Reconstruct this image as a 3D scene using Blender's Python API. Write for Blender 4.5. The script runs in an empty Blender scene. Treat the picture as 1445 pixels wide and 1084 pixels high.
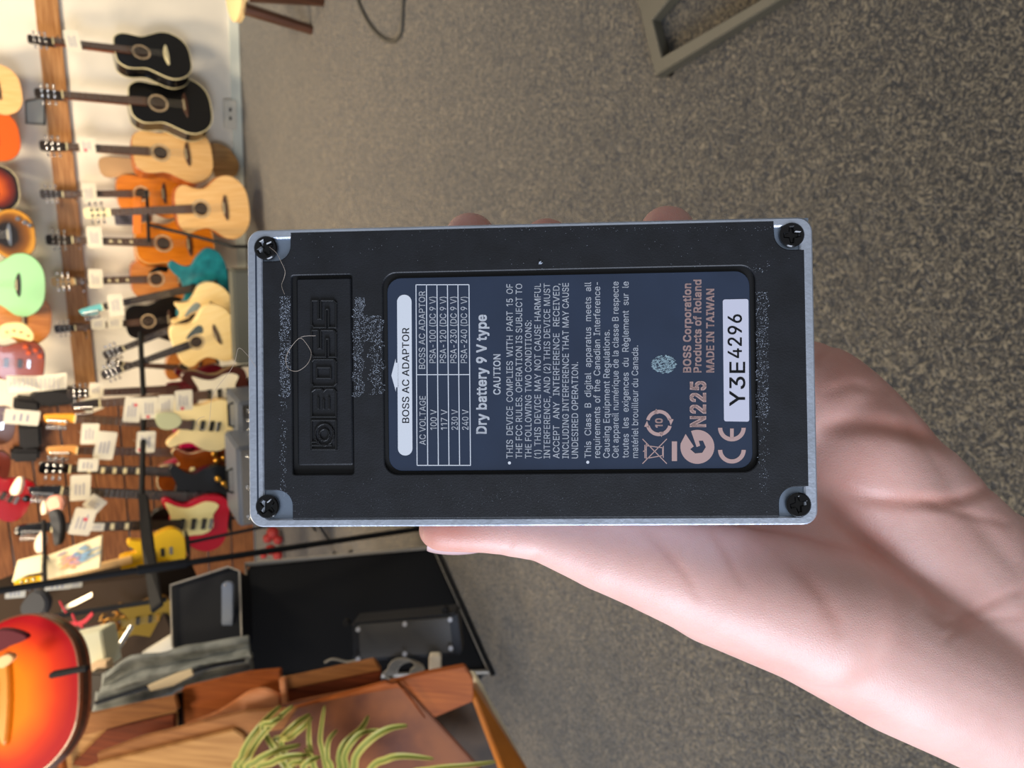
import bpy, bmesh, math, random
import numpy as np
from mathutils import Vector, Matrix, noise
from mathutils.geometry import tessellate_polygon
random.seed(7)
W, H, FPX = 1445, 1084, 1050.0
PI = math.pi
S = bpy.context.scene
COL = S.collection
# ------------------------------------------------------------------ camera
CAM_H, PITCH, YAW, ROLL = 1.6, math.radians(33), math.radians(21), math.radians(7.3)
O = Vector((0, 0, CAM_H))
FWD = Vector((-math.sin(YAW)*math.cos(PITCH), math.cos(YAW)*math.cos(PITCH), -math.sin(PITCH)))
_R = FWD.cross(Vector((0, 0, 1))).normalized(); _U = _R.cross(FWD)
CX = (-math.cos(ROLL)*_U - math.sin(ROLL)*_R).normalized()
CY = (-math.sin(ROLL)*_U + math.cos(ROLL)*_R).normalized()
CM = Matrix((CX, CY, -FWD)).transposed()
cd = bpy.data.cameras.new('camera'); cam = bpy.data.objects.new('camera', cd); COL.objects.link(cam)
cam.matrix_world = Matrix.Translation(O) @ CM.to_4x4()
cd.sensor_width = 36; cd.lens = FPX/W*36; cd.clip_start = 0.01; cd.clip_end = 60
cd.dof.use_dof = True; cd.dof.focus_distance = 0.1695; cd.dof.aperture_fstop = 30
S.camera = cam
S.view_settings.view_transform = 'Standard'; S.view_settings.look = 'None'
S.view_settings.gamma = 1; S.view_settings.exposure = 0.0; S.view_settings.use_curve_mapping = False
# ------------------------------------------------------------------ light
w = bpy.data.worlds.new('world'); S.world = w; w.use_nodes = True
w.node_tree.nodes['Background'].inputs[0].default_value = (0.92, 0.95, 1.0, 1)
w.node_tree.nodes['Background'].inputs[1].default_value = 0.36
def area(name, loc, target, size, power, color, size_y=None):
    l = bpy.data.lights.new(name, 'AREA'); l.energy = power; l.color = color; l.size = size
    if size_y: l.shape = 'RECTANGLE'; l.size_y = size_y
    o = bpy.data.objects.new(name, l); COL.objects.link(o); o.location = loc
    o.rotation_euler = (Vector(target)-Vector(loc)).to_track_quat('-Z', 'Y').to_euler(); return o
area('shop_window_light', (-2.6, -2.2, 2.3), (-0.1, 0.3, 1.4), 2.2, 215, (0.76, 0.84, 1.0), 1.8)
area('ceiling_lamp_light', (-1.0, 4.0, 3.3), (-1.3, 6.0, 0.9), 0.7, 118, (1.0, 0.80, 0.55))
area('ceiling_lamp_light', (-3.2, 3.4, 3.3), (-2.8, 5.2, 0.9), 0.7, 72, (1.0, 0.80, 0.55))
area('ceiling_lamp_light', (0.8, 3.8, 3.3), (0.8, 4.9, 0.2), 0.7, 66, (1.0, 0.84, 0.62))
area('ceiling_lamp_light', (-1.6, 1.7, 3.3), (-1.9, 2.4, 0.4), 0.6, 34, (1.0, 0.78, 0.52))
# ------------------------------------------------------------------ pixel -> point helpers
def ray(px, py): return FWD + CX*((px-W/2)/FPX) - CY*((py-H/2)/FPX)
def dp(px, py, d): return O + ray(px, py)*d
def atY(px, py, y): r = ray(px, py); return O + r*(y/r.y)
def gr(px, py, z=0.0): r = ray(px, py); return O + r*((z-CAM_H)/r.z)
def proj(P):
    d = P-O; z = d.dot(FWD); return (W/2+FPX*d.dot(CX)/z, H/2-FPX*d.dot(CY)/z, z)
# ------------------------------------------------------------------ materials
MATS = {}
def mat(name, col, rough=0.5, metal=0.0, var=0.0, scale=30, bump=0.0, bscale=None, coat=0.0, stretch=None, col2=None, sss=0.0, spec=0.5, thr=None):
    if name in MATS: return MATS[name]
    m = bpy.data.materials.new(name); m.use_nodes = True; nt = m.node_tree; b = nt.nodes['Principled BSDF']
    b.inputs['Base Color'].default_value = (*col, 1); b.inputs['Roughness'].default_value = rough
    b.inputs['Metallic'].default_value = metal; b.inputs['Coat Weight'].default_value = coat
    b.inputs['Specular IOR Level'].default_value = spec
    if sss: b.inputs['Subsurface Weight'].default_value = sss; b.inputs['Subsurface Radius'].default_value = (0.004, 0.0015, 0.0008); b.inputs['Subsurface Scale'].default_value = 1.0
    tc = nt.nodes.new('ShaderNodeTexCoord'); mp = nt.nodes.new('ShaderNodeMapping')
    if stretch: mp.inputs['Scale'].default_value = stretch
    nt.links.new(tc.outputs['Object'], mp.inputs['Vector'])
    if var or col2:
        n = nt.nodes.new('ShaderNodeTexNoise'); n.inputs['Scale'].default_value = scale; n.inputs['Detail'].default_value = 4
        nt.links.new(mp.outputs[0], n.inputs['Vector'])
        r = nt.nodes.new('ShaderNodeValToRGB'); a, c = (0.35, 0.65) if thr is None else thr
        r.color_ramp.elements[0].position = a; r.color_ramp.elements[1].position = c
        if col2: r.color_ramp.elements[0].color = (*col, 1); r.color_ramp.elements[1].color = (*col2, 1)
        else:
            r.color_ramp.elements[0].color = (*[v*(1-var) for v in col], 1); r.color_ramp.elements[1].color = (*[min(1, v*(1+var)) for v in col], 1)
        nt.links.new(n.outputs['Fac'], r.inputs[0]); nt.links.new(r.outputs[0], b.inputs['Base Color'])
    if bump:
        n2 = nt.nodes.new('ShaderNodeTexNoise'); n2.inputs['Scale'].default_value = bscale or scale; n2.inputs['Detail'].default_value = 5
        nt.links.new(mp.outputs[0], n2.inputs['Vector'])
        bp = nt.nodes.new('ShaderNodeBump'); bp.inputs['Strength'].default_value = bump; bp.inputs['Distance'].default_value = 0.002
        nt.links.new(n2.outputs['Fac'], bp.inputs['Height']); nt.links.new(bp.outputs[0], b.inputs['Normal'])
    MATS[name] = m; return m
def burst_mat(name, c0, c1, c2, a=0.45, b_=0.8):
    if name in MATS: return MATS[name]
    m = bpy.data.materials.new(name); m.use_nodes = True; nt = m.node_tree; b = nt.nodes['Principled BSDF']
    at = nt.nodes.new('ShaderNodeAttribute'); at.attribute_name = 'edge'
    n = nt.nodes.new('ShaderNodeTexNoise'); n.inputs['Scale'].default_value = 9
    tc = nt.nodes.new('ShaderNodeTexCoord'); nt.links.new(tc.outputs['Object'], n.inputs['Vector'])
    ad = nt.nodes.new('ShaderNodeMath'); ad.operation = 'MULTIPLY_ADD'; ad.inputs[1].default_value = 0.16
    nt.links.new(n.outputs['Fac'], ad.inputs[0]); nt.links.new(at.outputs['Fac'], ad.inputs[2])
    r = nt.nodes.new('ShaderNodeValToRGB'); e = r.color_ramp.elements
    e[0].position = a; e[0].color = (*c0, 1); e[1].position = 1.0; e[1].color = (*c2, 1)
    k = e.new(b_); k.color = (*c1, 1)
    nt.links.new(ad.outputs[0], r.inputs[0]); nt.links.new(r.outputs[0], b.inputs['Base Color'])
    b.inputs['Roughness'].default_value = 0.22; b.inputs['Coat Weight'].default_value = 0.6
    MATS[name] = m; return m
def C(h):
    h = h.lstrip('#'); v = [int(h[i:i+2], 16)/255 for i in (0, 2, 4)]
    return tuple(x/12.92 if x <= 0.04045 else ((x+0.055)/1.055)**2.4 for x in v)
# ------------------------------------------------------------------ mesh helpers
def tag(o, label=None, cat=None, group=None, kind=None):
    if label: o['label'] = label
    if cat: o['category'] = cat
    if group: o['group'] = group
    if kind: o['kind'] = kind
    return o
def empty(name, M, label=None, cat=None, group=None):
    o = bpy.data.objects.new(name, None); COL.objects.link(o); o.matrix_world = M; o.empty_display_size = 0.05
    return tag(o, label, cat, group)
class MB:
    def __init__(s): s.v = []; s.f = []; s.e = {}
    def add(s, vs, fs):
        k = len(s.v); s.v += [tuple(p) for p in vs]; s.f += [tuple(i+k for i in f) for f in fs]; return k
    def box(s, lo, hi, M=None):
        x0, y0, z0 = lo; x1, y1, z1 = hi
        vs = [Vector(p) for p in ((x0,y0,z0),(x1,y0,z0),(x1,y1,z0),(x0,y1,z0),(x0,y0,z1),(x1,y0,z1),(x1,y1,z1),(x0,y1,z1))]
        if M: vs = [M @ p for p in vs]
        s.add(vs, [(0,3,2,1),(4,5,6,7),(0,1,5,4),(1,2,6,5),(2,3,7,6),(3,0,4,7)]); return s
    def tube(s, pts, r, n=8, closed=False, flat=1.0):
        pts = [Vector(p) for p in pts]; N = len(pts); rs = r if isinstance(r, (list, tuple)) else [r]*N
        k = len(s.v); up = None
        for i, p in enumerate(pts):
            a = pts[(i-1) % N] if closed else pts[max(i-1, 0)]; b = pts[(i+1) % N] if closed else pts[min(i+1, N-1)]
            t = (b-a).normalized()
            if up is None: up = t.orthogonal().normalized()
            up = (up - t*up.dot(t)).normalized(); q = t.cross(up)
            for j in range(n):
                an = 2*PI*j/n; s.v.append(tuple(p + up*math.cos(an)*rs[i] + q*math.sin(an)*rs[i]*flat))
        for i in range(N if closed else N-1):
            for j in range(n):
                a = k+i*n+j; b = k+i*n+(j+1) % n; c = k+((i+1) % N)*n+(j+1) % n; d = k+((i+1) % N)*n+j
                s.f.append((a, b, c, d))
        if not closed:
            s.f.append(tuple(k+j for j in range(n))[::-1]); s.f.append(tuple(k+(N-1)*n+j for j in range(n)))
        return s
    def lathe(s, prof, M=None, n=24):      # prof: list of (r, z)
        k = len(s.v); M = M or Matrix()
        for (r, z) in prof:
            for j in range(n): s.v.append(tuple(M @ Vector((r*math.cos(2*PI*j/n), r*math.sin(2*PI*j/n), z))))
        for i in range(len(prof)-1):
            for j in range(n): s.f.append((k+i*n+j, k+i*n+(j+1) % n, k+(i+1)*n+(j+1) % n, k+(i+1)*n+j))
        s.f.append(tuple(k+j for j in range(n))[::-1]); s.f.append(tuple(k+(len(prof)-1)*n+j for j in range(n)))
        return s
    def prism(s, loops, z0, z1, ch=0.0):
        """loops: outer (+holes) of 2-D points; front face z1 with a chamfer ch"""
        fixed = []
        for i, lp in enumerate(loops):
            A = sum(lp[j][0]*lp[(j+1) % len(lp)][1]-lp[(j+1) % len(lp)][0]*lp[j][1] for j in range(len(lp)))
            fixed.append(list(lp) if (A > 0) == (i == 0) else list(lp)[::-1])
        rings = [(z1, ch), (z1-ch, 0.0), (z0, 0.0)] if ch else [(z1, 0.0), (z0, 0.0)]
        base = []
        for lp in fixed:
            N = len(lp); nr = []
            for j in range(N):
                a = Vector(lp[j-1]); p = Vector(lp[j]); b = Vector(lp[(j+1) % N])
                d1 = (p-a); d2 = (b-p)
                n1 = Vector((-d1.y, d1.x)).normalized() if d1.length > 1e-9 else Vector((0, 0)); n2 = Vector((-d2.y, d2.x)).normalized() if d2.length > 1e-9 else n1
                m = n1+n2; m = m.normalized()/max(0.5, m.normalized().dot(n1)) if m.length > 1e-6 else n1
                nr.append(m)
            ks = []
            for (z, off) in rings:
                ks.append(len(s.v)); s.v += [(lp[j][0]+nr[j].x*off, lp[j][1]+nr[j].y*off, z) for j in range(N)]
            for q in range(len(rings)-1):
                for j in range(N):
                    s.f.append((ks[q]+j, ks[q+1]+j, ks[q+1]+(j+1) % N, ks[q]+(j+1) % N))
            base.append((ks, N))
        for q, flip in ((0, False), (-1, True)):
            idx = [ks[q]+j for ks, N in base for j in range(N)]
            tris = tessellate_polygon([[Vector(s.v[ks[q]+j]) for j in range(N)] for ks, N in base])
            for t in tris:
                t = [idx[i] for i in t]; a, b, c = (Vector(s.v[i]) for i in t)
                nz = (b-a).cross(c-a).z
                if (nz > 0) == flip: t = t[::-1]
                s.f.append(tuple(t))
        return s
    def sphere(s, c, r, n=10, sc=(1, 1, 1)):
        prof = [(r*math.sin(PI*i/(n//2+1)), -r*math.cos(PI*i/(n//2+1))) for i in range(1, n//2+1)]
        M = Matrix.Translation(Vector(c)) @ Matrix.Diagonal((*sc, 1)); return s.lathe(prof, M, n)
    def build(s, name, m, parent=None, smooth=False, bevel=0.0, label=None, kind=None):
        me = bpy.data.meshes.new(name); me.from_pydata(s.v, [], s.f); me.update()
        if bevel:
            bm = bmesh.new(); bm.from_mesh(me); bmesh.ops.recalc_face_normals(bm, faces=bm.faces)
            bmesh.ops.bevel(bm, geom=[e for e in bm.edges if e.is_manifold and e.calc_face_angle(0) > 0.5], offset=bevel, segments=2, affect='EDGES', clamp_overlap=True)
            bm.to_mesh(me); bm.free()
        me.materials.append(m)
        if smooth: me.shade_smooth(); me.set_sharp_from_angle(angle=math.radians(40))
        o = bpy.data.objects.new(name, me); COL.objects.link(o)
        if parent: o.parent = parent
        if label: o['label'] = label
        if kind: o['kind'] = kind
        return o
def spline(pts, n=6, closed=True):
    out = []; N = len(pts)
    for i in range(N if closed else N-1):
        g = (lambda k: pts[k % N]) if closed else (lambda k: pts[min(max(k, 0), N-1)])
        p0, p1, p2, p3 = (Vector(g(i+k)) for k in (-1, 0, 1, 2))
        for j in range(n):
            t = j/n; out.append(tuple(0.5*((2*p1)+(p2-p0)*t+(2*p0-5*p1+4*p2-p3)*t*t+(3*p1-p0-3*p2+p3)*t**3)))
    if not closed: out.append(tuple(pts[-1]))
    return out
def circle(cx, cy, r, n=28, ry=None): return [(cx+r*math.cos(2*PI*i/n), cy+(ry or r)*math.sin(2*PI*i/n)) for i in range(n)]
def rrect(x0, y0, x1, y1, r, n=6):
    o = []
    for cx, cy, a in ((x1-r, y1-r, 0), (x0+r, y1-r, 90), (x0+r, y0+r, 180), (x1-r, y0+r, 270)):
        for k in range(n+1):
            t = math.radians(a+90*k/n); o.append((cx+r*math.cos(t), cy+r*math.sin(t)))
    return o
def arcband(cx, cy, r0, r1, a0, a1, n=20):
    o = [(cx+r1*math.cos(math.radians(a0+(a1-a0)*i/n)), cy+r1*math.sin(math.radians(a0+(a1-a0)*i/n))) for i in range(n+1)]
    return o+[(cx+r0*math.cos(math.radians(a1+(a0-a1)*i/n)), cy+r0*math.sin(math.radians(a1+(a0-a1)*i/n))) for i in range(n+1)]
def slab(name, pts, thick, m, parent=None, bevel=0.004, label=None, kind=None, smooth=False):
    """a solid board whose front face has the given 3-D corners, thickness away from the viewer"""
    P = [Vector(p) for p in pts]; c = sum(P, Vector())/len(P)
    n = Vector()
    for i in range(len(P)): n += (P[i]-c).cross(P[(i+1) % len(P)]-c)
    n.normalize()
    if n.dot(c-O) < 0: n = -n
    b = MB(); k = len(P)
    b.add(P+[p+n*thick for p in P], [tuple(range(k)), tuple(range(k, 2*k))[::-1]]+[(i, i+k, (i+1) % k+k, (i+1) % k) for i in range(k)])
    me_o = b.build(name, m, parent, smooth, bevel, label, kind); return me_o
def rod(name, a, b, r, m, parent=None, n=10, flat=1.0, label=None): return MB().tube([a, b], r, n, flat=flat).build(name, m, parent, True, label=label)

# ------------------------------------------------------------------ setting
WY = 6.21
m_floor = bpy.data.materials.new('carpet'); m_floor.use_nodes = True
nt = m_floor.node_tree; b = nt.nodes['Principled BSDF']; b.inputs['Roughness'].default_value = 0.95
b.inputs['Sheen Weight'].default_value = 0.35; b.inputs['Sheen Roughness'].default_value = 0.6; b.inputs['Specular IOR Level'].default_value = 0.2
tc = nt.nodes.new('ShaderNodeTexCoord')
n1 = nt.nodes.new('ShaderNodeTexNoise'); n1.inputs['Scale'].default_value = 64; n1.inputs['Detail'].default_value = 2.0; n1.inputs['Distortion'].default_value = 2.6
n2 = nt.nodes.new('ShaderNodeTexNoise'); n2.inputs['Scale'].default_value = 330; n2.inputs['Detail'].default_value = 2
n3 = nt.nodes.new('ShaderNodeTexNoise'); n3.inputs['Scale'].default_value = 3; n3.inputs['Detail'].default_value = 3
for n in (n1, n2, n3): nt.links.new(tc.outputs['Object'], n.inputs['Vector'])
mx = nt.nodes.new('ShaderNodeMath'); mx.operation = 'MULTIPLY_ADD'; mx.inputs[1].default_value = 0.45; nt.links.new(n2.outputs['Fac'], mx.inputs[0]); nt.links.new(n1.outputs['Fac'], mx.inputs[2])
rp = nt.nodes.new('ShaderNodeValToRGB'); e = rp.color_ramp.elements
e[0].position = 0.62; e[0].color = (*C('1a1610'), 1); e[1].position = 0.88; e[1].color = (*C('8d7f64'), 1); k = e.new(0.73); k.color = (*C('3d3527'), 1)
nt.links.new(mx.outputs[0], rp.inputs[0])
mm = nt.nodes.new('ShaderNodeMix'); mm.data_type = 'RGBA'; mm.blend_type = 'MULTIPLY'; mm.inputs[0].default_value = 0.35
nt.links.new(rp.outputs[0], mm.inputs[6]); nt.links.new(n3.outputs['Fac'], mm.inputs[7]); nt.links.new(mm.outputs[2], b.inputs['Base Color'])
bp = nt.nodes.new('ShaderNodeBump'); bp.inputs['Strength'].default_value = 0.9; bp.inputs['Distance'].default_value = 0.006
nt.links.new(mx.outputs[0], bp.inputs['Height']); nt.links.new(bp.outputs[0], b.inputs['Normal'])
fl = MB().box((-8, -4, -0.05), (6, WY+0.1, 0)).build('floor', m_floor); tag(fl, kind='structure')
m_wall = mat('painted_wall', C('e9e2d2'), 0.8, var=0.05, scale=2.2, bump=0.25, bscale=3, col2=None)
wl = MB().box((-8, WY, 0), (6, WY+0.12, 3.4)).build('wall_back', m_wall); tag(wl, kind='structure')
m_wood = mat('pine_board', C('b98752'), 0.45, col2=C('93602f'), scale=5, stretch=(1.2, 8, 22), bump=0.1)
m_dwood = mat('clad_board', C('8d5a34'), 0.4, col2=C('6a3f22'), scale=6, stretch=(1, 6, 14), bump=0.15)
tr = MB().box((-6, WY-0.03, 1.15), (4, WY, 1.285)).build('trim_1', m_wood, bevel=0.004); tag(tr, kind='structure')
bb = MB().box((-1.9, WY-0.02, 0.0), (4, WY, 0.07)).build('baseboard_back', mat('baseboard_white', C('d9ddd0'), 0.5), bevel=0.003); tag(bb, kind='structure')
m_gap = mat('gap_dark', C('2b2019'), 0.8)
for i in range(13):
    z0 = 0.02+0.20*i
    o = MB().box((-6.5, WY-0.045-0.004*(i % 2), z0), (-2.08, WY-0.001, z0+0.188)).build('wood_plank', m_dwood, wl, bevel=0.004)

# ------------------------------------------------------------------ pedal
R3 = lambda rx, ry, rz: Matrix.Rotation(rz, 3, 'Z') @ Matrix.Rotation(ry, 3, 'Y') @ Matrix.Rotation(rx, 3, 'X')
PR = R3(-0.0145498, -0.04908795, 0.0136829); PT = Vector((0.00326435, 0.00217885, -0.16920916))
PM = Matrix.Translation(O) @ CM.to_4x4() @ Matrix.Translation(PT) @ PR.to_4x4()
PMi = PM.inverted()
PL, PW = 0.129, 0.068815
def pd(px, py, z=0.0):                      # photo point -> local point on the pedal's underside plane
    a = PMi @ O; d = (PMi.to_3x3() @ ray(px, py)); t = (z-a.z)/d.z; p = a+d*t; return (p.x, p.y)
pedal = empty('effects_pedal', PM, 'guitar effects pedal held upside down showing its black underside, rating label and silver rim', 'effects pedal')
m_metal = mat('cast_metal', C('c3cbd8'), 0.42, 0.75, var=0.10, scale=60, bump=0.12, bscale=900)
m_rub = mat('black_rubber', C('17191e'), 0.52, var=0.25, scale=160, bump=0.10, bscale=2600, spec=0.45)
m_groove = mat('groove_black', C('0a0a0b'), 0.7)
hx, hy = PL/2, PW/2
out = rrect(-hx, -hy, hx, hy, 0.0032)
inn = rrect(-hx+0.0036, -hy+0.0019, hx-0.0029, hy-0.0021, 0.0012)
g = MB(); g.prism([out, inn], -0.0016, 0.0, 0.00035)
# tapering housing behind the rim
k0 = len(g.v); N = len(out)
for z, sc in ((-0.0016, 1.0), (-0.02, 0.975), (-0.038, 0.955), (-0.040, 0.93)):
    g.v += [(x*sc if abs(x) < 1 else x, y*sc, z) for x, y in out]
for q in range(3):
    for j in range(N): g.f.append((k0+q*N+j, k0+(q+1)*N+j, k0+(q+1)*N+(j+1) % N, k0+q*N+(j+1) % N))
g.f.append(tuple(k0+j for j in range(N))); g.f.append(tuple(k0+3*N+j for j in range(N))[::-1])
g.build('housing', m_metal, pedal, True, label='silver cast metal housing with a bright rim')
# shallow step inside the left end
MB().box((-hx+0.0019, -hy+0.003, -0.0002), (-hx+0.0023, hy-0.003, 0.00006)).build('rim_groove', mat('rim_groove', C('3b4454'), 0.5, 0.5), pedal)
# rubber base plate with notched corners, logo pocket and label pocket
rx0, rx1 = pd(371.5, 500)[0], pd(1138, 500)[0]; ry0, ry1 = pd(700, 731)[1], pd(700, 321)[1]
nw = 0.0066; nr = 0.0036
def notch(cx, cy, sx, sy):                   # concave corner, drawn round the corner (cx,cy)
    pts = []
    for k in range(8):
        t = math.radians(90*k/7); pts.append((cx+sx*(nw-nr+nr*math.cos(t)), cy+sy*(nw-nr+nr*math.sin(t))))
    return [(cx+sx*nw, cy)]+pts+[(cx, cy+sy*nw)]
TLs = pd(393, 322)
outer = notch(rx0, ry0, 1, 1)[::-1]+notch(rx1, ry0, -1, 1)+notch(rx1, ry1, -1, -1)[::-1]+notch(rx0, ry1, 1, -1)
def q4(x0, y0, x1, y1):                      # photo rect -> local rect (x0,ylow,x1,yhigh)
    xm, ym = (x0+x1)/2, (y0+y1)/2
    return pd(x0, ym)[0], pd(xm, y1)[1], pd(x1, ym)[0], pd(xm, y0)[1]
lg = q4(412, 388, 498, 670); lb = q4(541, 380, 1068, 668)
rb = MB(); rb.prism([outer, rrect(*lg, 0.0006, 3), rrect(*lb, 0.0032)], -0.0012, 0.0001, 0.0002)
base = rb.build('rubber_base', m_rub, pedal, True, label='black rubber base plate with notched corners')
MB().prism([outer], -0.0016, -0.00095).build('pocket_floor', m_groove, base)
# logo pad: a raised tray in the pocket with the block letters
li = q4(418.5, 392, 496.5, 657)
pad = MB().prism([rrect(*li, 0.0005, 3)], -0.0011, -0.00025, 0.00035).build('logo_pad', m_rub, pedal, True)
def stroke(mb, pts, wd, z0, z1, ch=0.0001, closed=False):
    L = len(pts); segs = [(pts[i], pts[(i+1) % L]) for i in range(L if closed else L-1)]
    for a, b_ in segs:
        a, b_ = Vector(a), Vector(b_); t = (b_-a).normalized(); n = Vector((-t.y, t.x))*wd/2; a2 = a-t*wd/2; b2 = b_+t*wd/2
        mb.prism([[tuple(a2-n), tuple(b2-n), tuple(b2+n), tuple(a2+n)]], z0, z1, ch)
lgm = MB()
def letter(y_top, y_bot, paths):             # paths in reading space u right 0..1, v up 0..1 ; reading direction is photo-up
    for p in paths:
        pts = [pd(474.2-v*(474.2-439.6), y_bot+(y_top-y_bot)*u) for u, v in p]
        stroke(lgm, pts, 0.00042, -0.0006, 0.0002)
e0 = 0.0
SS = [[(1,1),(0.1,1),(0,.9),(0,.42),(.68,.42),(.68,.3),(0,.3),(0,0),(.9,0),(1,.1),(1,.62),(.32,.62),(.32,.72),(1,.72),(1,1)]]
letter(424, 462, SS); letter(466, 503.5, SS)
letter(507, 545, [[(.1,1),(.9,1),(1,.9),(1,.1),(.9,0),(.1,0),(0,.1),(0,.9),(.1,1)], [(.3,.78),(.7,.78),(.7,.22),(.3,.22),(.3,.78)]])
letter(549, 588, [[(0,1),(.9,1),(1,.85),(1,.6),(.92,.5),(1,.4),(1,.1),(.9,0),(0,0),(0,1)], [(.3,.72),(.68,.72)], [(.3,.28),(.68,.28)], [(.3,.5),(.6,.5)]])
letter(593, 634, [[(0,1),(1,1),(1,0),(0,0),(0,1)], [(.5+.38*math.cos(a*PI/8), .48+.38*math.sin(a*PI/8)) for a in range(17)],
    [(.5+.2*math.cos(a*PI/6), .48+.2*math.sin(a*PI/6)) for a in range(13)], [(.14,1),(.14,.2)], [(.25,1),(.25,.72)]])
lgm.build('logo_letters', mat('logo_rubber', C('141517'), 0.4), pad)
m_lab = mat('label_navy', C('27344a'), 0.32, var=0.10, scale=60, spec=0.6)
m_print = mat('print_white', C('dfe3ea'), 0.45)
m_printp = mat('print_pinkish', C('cfae a8'.replace(' ', '')), 0.35, 0.3)
ZL = -0.0004
lbi = q4(547, 387, 1060.5, 663)
label = MB().prism([rrect(*lbi, 0.0032)], -0.0010, ZL, 0.0001).build('rating_label', m_lab, pedal, label='dark navy rating label covered in white small print')
ZP = ZL+0.000035
def lp(px, py): return pd(px, py, ZL)
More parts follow.
